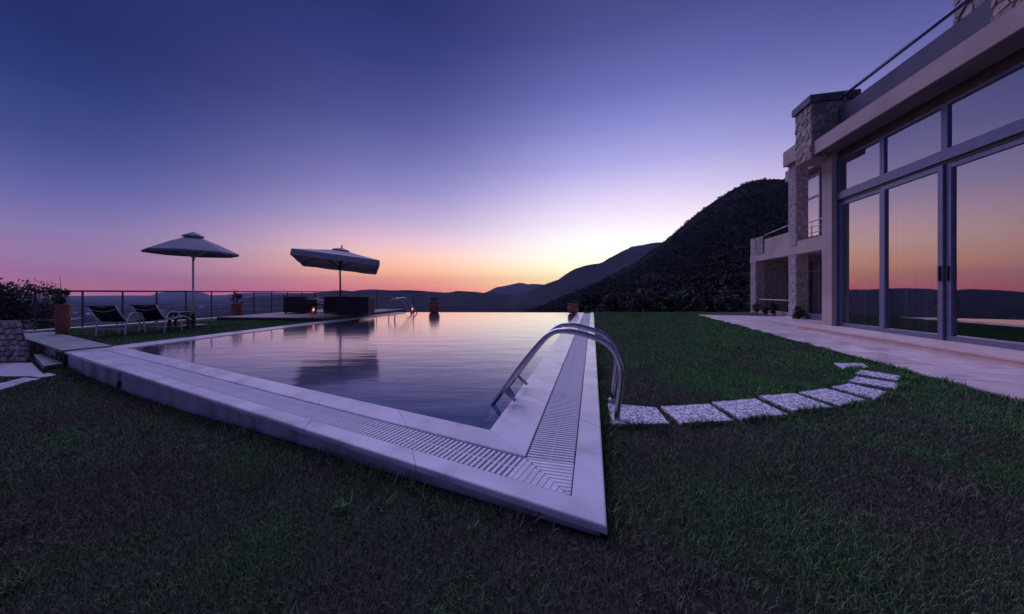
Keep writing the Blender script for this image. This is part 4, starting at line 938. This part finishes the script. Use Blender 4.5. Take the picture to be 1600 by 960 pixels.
# ------------------------------------------------------------------ grass
def in_any(polys, X, Y):
    r = np.zeros(X.shape, bool)
    for p in polys: r |= inside(p, X, Y)
    return r
def grass():
    TERR = [T0-TD*4, T1+TD*.02, T1+TN*6, T0-TD*4+TN*6]
    gar = [C1+LD*.0, isect(C1, LD, Vector((-8.3,10.2)), Vector((1,-.07))), Vector((-9.55,10.3)), Vector((-10.95,7.45)), Vector((-10.45,7.35))]
    gar = [C1-GN.resized(2)*.5 if False else C1+Vector((-.05,.55)), gar[1]-LN*.03, gar[2], gar[3], PB-GN*.5+Vector((.1,0))]
    blades = []
    def zone(x0, x1, y0, y1, dens, h, w, garden=False, outer=False):
        n = int((x1-x0)*(y1-y0)*dens); X = rng.uniform(x0, x1, n); Y = rng.uniform(y0, y1, n)
        if garden: k = inside(gar, X, Y); Z = np.full(n, .086)
        else:
            k = ~(in_any([POOL, GARDEN, TERR], X, Y) | in_any([[(sum(p, Vector())/4).xy+((v-(sum(p, Vector())/4)).xy*.95) for v in p] for p in STONES_XY], X, Y)); Z = ground_z(X, Y)
            k &= np.abs(X) < np.maximum(Y, 0)*1.75+3.2
            k &= ~(in_any(PATHS, X, Y) | (X < -9.3) | ((X < -6.9) & (Y > 5.15)))      # left path and step stay clear
        if outer: k &= (np.abs(X) > Y*1.66+.1) | (Y < .75)      # behind and beside the viewpoint a sparser cover does
        X, Y, Z = X[k], Y[k], Z[k]; n = len(X)
        cl = .5+.5*np.sin(X*5.1+2*np.sin(Y*3.3))*np.sin(Y*4.7+2*np.sin(X*2.9))
        hh = h*rng.uniform(.45, 1.25, n)*(.7+.55*cl); an = rng.uniform(0, 2*PI, n); ln = rng.uniform(.2, 1.5, n)*hh; la = rng.uniform(0, 2*PI, n)
        ww = w*rng.uniform(.6, 1.3, n); tint = np.clip(rng.normal(.42, .22, n)+.15*(cl-.5), 0, 1)
        dx, dy = np.cos(an)*ww, np.sin(an)*ww; lx, ly = np.cos(la)*ln, np.sin(la)*ln
        v = np.empty((n, 5, 3), np.float32)
        v[:,0] = np.stack([X-dx, Y-dy, Z-.005], -1); v[:,1] = np.stack([X+dx, Y+dy, Z-.005], -1)
        v[:,2] = np.stack([X+dx*.7+lx*.35, Y+dy*.7+ly*.35, Z+hh*.6], -1); v[:,3] = np.stack([X-dx*.7+lx*.35, Y-dy*.7+ly*.35, Z+hh*.6], -1)
        v[:,4] = np.stack([X+lx, Y+ly, Z+hh], -1); blades.append((v, tint))
    zone(-6.5, 4.8, -2.5, 2.2, 2600, .024, .004, outer=True); zone(-3.6, 4.0, .5, 2.0, 24000, .021, .0015); zone(-7.5, 6.2, 2.0, 4.0, 9000, .023, .0022); zone(-8.6, 7.4, 4.0, 7.0, 3600, .025, .004); zone(1.2, 8.6, 7.0, 14.6, 1500, .028, .007)
    zone(-10.9, -5.5, 5.0, 10.6, 2400, .028, .005, True)
    # weeds and taller tufts here and there in the drier lawn
    for q in range(110):
        cx, cy_ = rng.uniform(-3.5, 3.2), rng.uniform(.75, 3.6)
        if abs(cx) > cy_*1.7 or in_any([POOL, TERR], np.array([cx]), np.array([cy_]))[0]: continue
        n = rng.integers(14, 46); r_ = rng.uniform(.015, .05); X = rng.normal(cx, r_, n); Y = rng.normal(cy_, r_, n); k = ~in_any([POOL, TERR]+[[p for p in P] for P in STONES_XY], X, Y); X, Y = X[k], Y[k]; n = len(X)
        if not n: continue
        Z = ground_z(X, Y); hh = rng.uniform(.02, .05)*rng.uniform(.5, 1.2, n); an = rng.uniform(0, 2*PI, n); la = rng.uniform(0, 2*PI, n); ln = hh*rng.uniform(.4, 1.5, n); ww = rng.uniform(.0012, .004)*rng.uniform(.7, 1.3, n)
        dx, dy = np.cos(an)*ww, np.sin(an)*ww; lx, ly = np.cos(la)*ln, np.sin(la)*ln; v = np.empty((n, 5, 3), np.float32)
        v[:,0] = np.stack([X-dx, Y-dy, Z-.005], -1); v[:,1] = np.stack([X+dx, Y+dy, Z-.005], -1); v[:,2] = np.stack([X+dx*.7+lx*.35, Y+dy*.7+ly*.35, Z+hh*.6], -1)
        v[:,3] = np.stack([X-dx*.7+lx*.35, Y-dy*.7+ly*.35, Z+hh*.6], -1); v[:,4] = np.stack([X+lx, Y+ly, Z+hh], -1); blades.append((v, np.clip(rng.normal(rng.uniform(.3,.9),.12,n), 0, 1)))
    # unmown fringe along the foot of the pool walls, the stones and the terrace
    def fringe(p, q, out, n, h, spread=.10):
        k = rng.uniform(0, 1, n); o = np.abs(rng.normal(0, spread, n))+.004; X = p.x+(q.x-p.x)*k+out.x*o; Y = p.y+(q.y-p.y)*k+out.y*o; Z = ground_z(X, Y)
        hh = h*rng.uniform(.3, 1.3, n)*(.5+.8*(.5+.5*np.sin(k*(q-p).length*7+2*np.sin(k*(q-p).length*3)))); an = rng.uniform(0, 2*PI, n); la = rng.uniform(0, 2*PI, n); ln = hh*rng.uniform(.2, 1.1, n); ww = .003*rng.uniform(.6, 1.4, n)
        dx, dy = np.cos(an)*ww, np.sin(an)*ww; lx, ly = np.cos(la)*ln, np.sin(la)*ln; v = np.empty((n, 5, 3), np.float32)
        v[:,0] = np.stack([X-dx, Y-dy, Z-.01], -1); v[:,1] = np.stack([X+dx, Y+dy, Z-.01], -1); v[:,2] = np.stack([X+dx*.7+lx*.35, Y+dy*.7+ly*.35, Z+hh*.6], -1)
        v[:,3] = np.stack([X-dx*.7+lx*.35, Y-dy*.7+ly*.35, Z+hh*.6], -1); v[:,4] = np.stack([X+lx, Y+ly, Z+hh], -1); blades.append((v, np.clip(rng.normal(.38,.2,n), 0, 1)))
    fringe(C0+FD*.2, C1, -FN, 3600, .045, .07); fringe(C0, C0+RD*6, -RN, 3500, .045, .05); fringe(T0-TD*1.5, T1, -TN, 6000, .05, .05)
    for P in STONES_XY:
        for a, b in ((P[3], P[2]), (P[0], P[1])): 
            d = (b-a).xy; o = Vector((d.y, -d.x)).normalized(); c_ = sum(P, Vector())/4; o = o if o.dot((a-c_).xy) > 0 else -o; fringe(a.xy, b.xy, o, 260, .05, .03)
    V = np.concatenate([b[0].reshape(-1, 3) for b in blades]); T = np.concatenate([np.repeat(b[1], 5) for b in blades]); n = len(V)//5
    i = np.arange(n)[:,None]*5
    q = np.concatenate([i+np.array([[0,1,2]]), i+np.array([[0,2,3]]), i+np.array([[3,2,4]])])
    o = mesh_np('grass', V, q, 'grass_blade', stuff=True, attr=T); o['label'] = 'short dark lawn grass round the pool and garden'
grass()

# ------------------------------------------------------------------ evening haze over the valley
HAZE = 0.00008
if HAZE:
    m = bpy.data.materials.new('haze'); m.use_nodes = True; t = m.node_tree; t.nodes.clear()
    o = N(t, 'ShaderNodeOutputMaterial'); v = N(t, 'ShaderNodeVolumePrincipled'); v.inputs['Density'].default_value = HAZE; v.inputs['Color'].default_value = (.50,.56,.95,1); v.inputs['Anisotropy'].default_value = 0
    t.links.new(v.outputs[0], o.inputs['Volume']); MATS['haze'] = m
    MB().box((0,0,40), (16000,16000,640)).build('haze', 'haze', stuff=True)
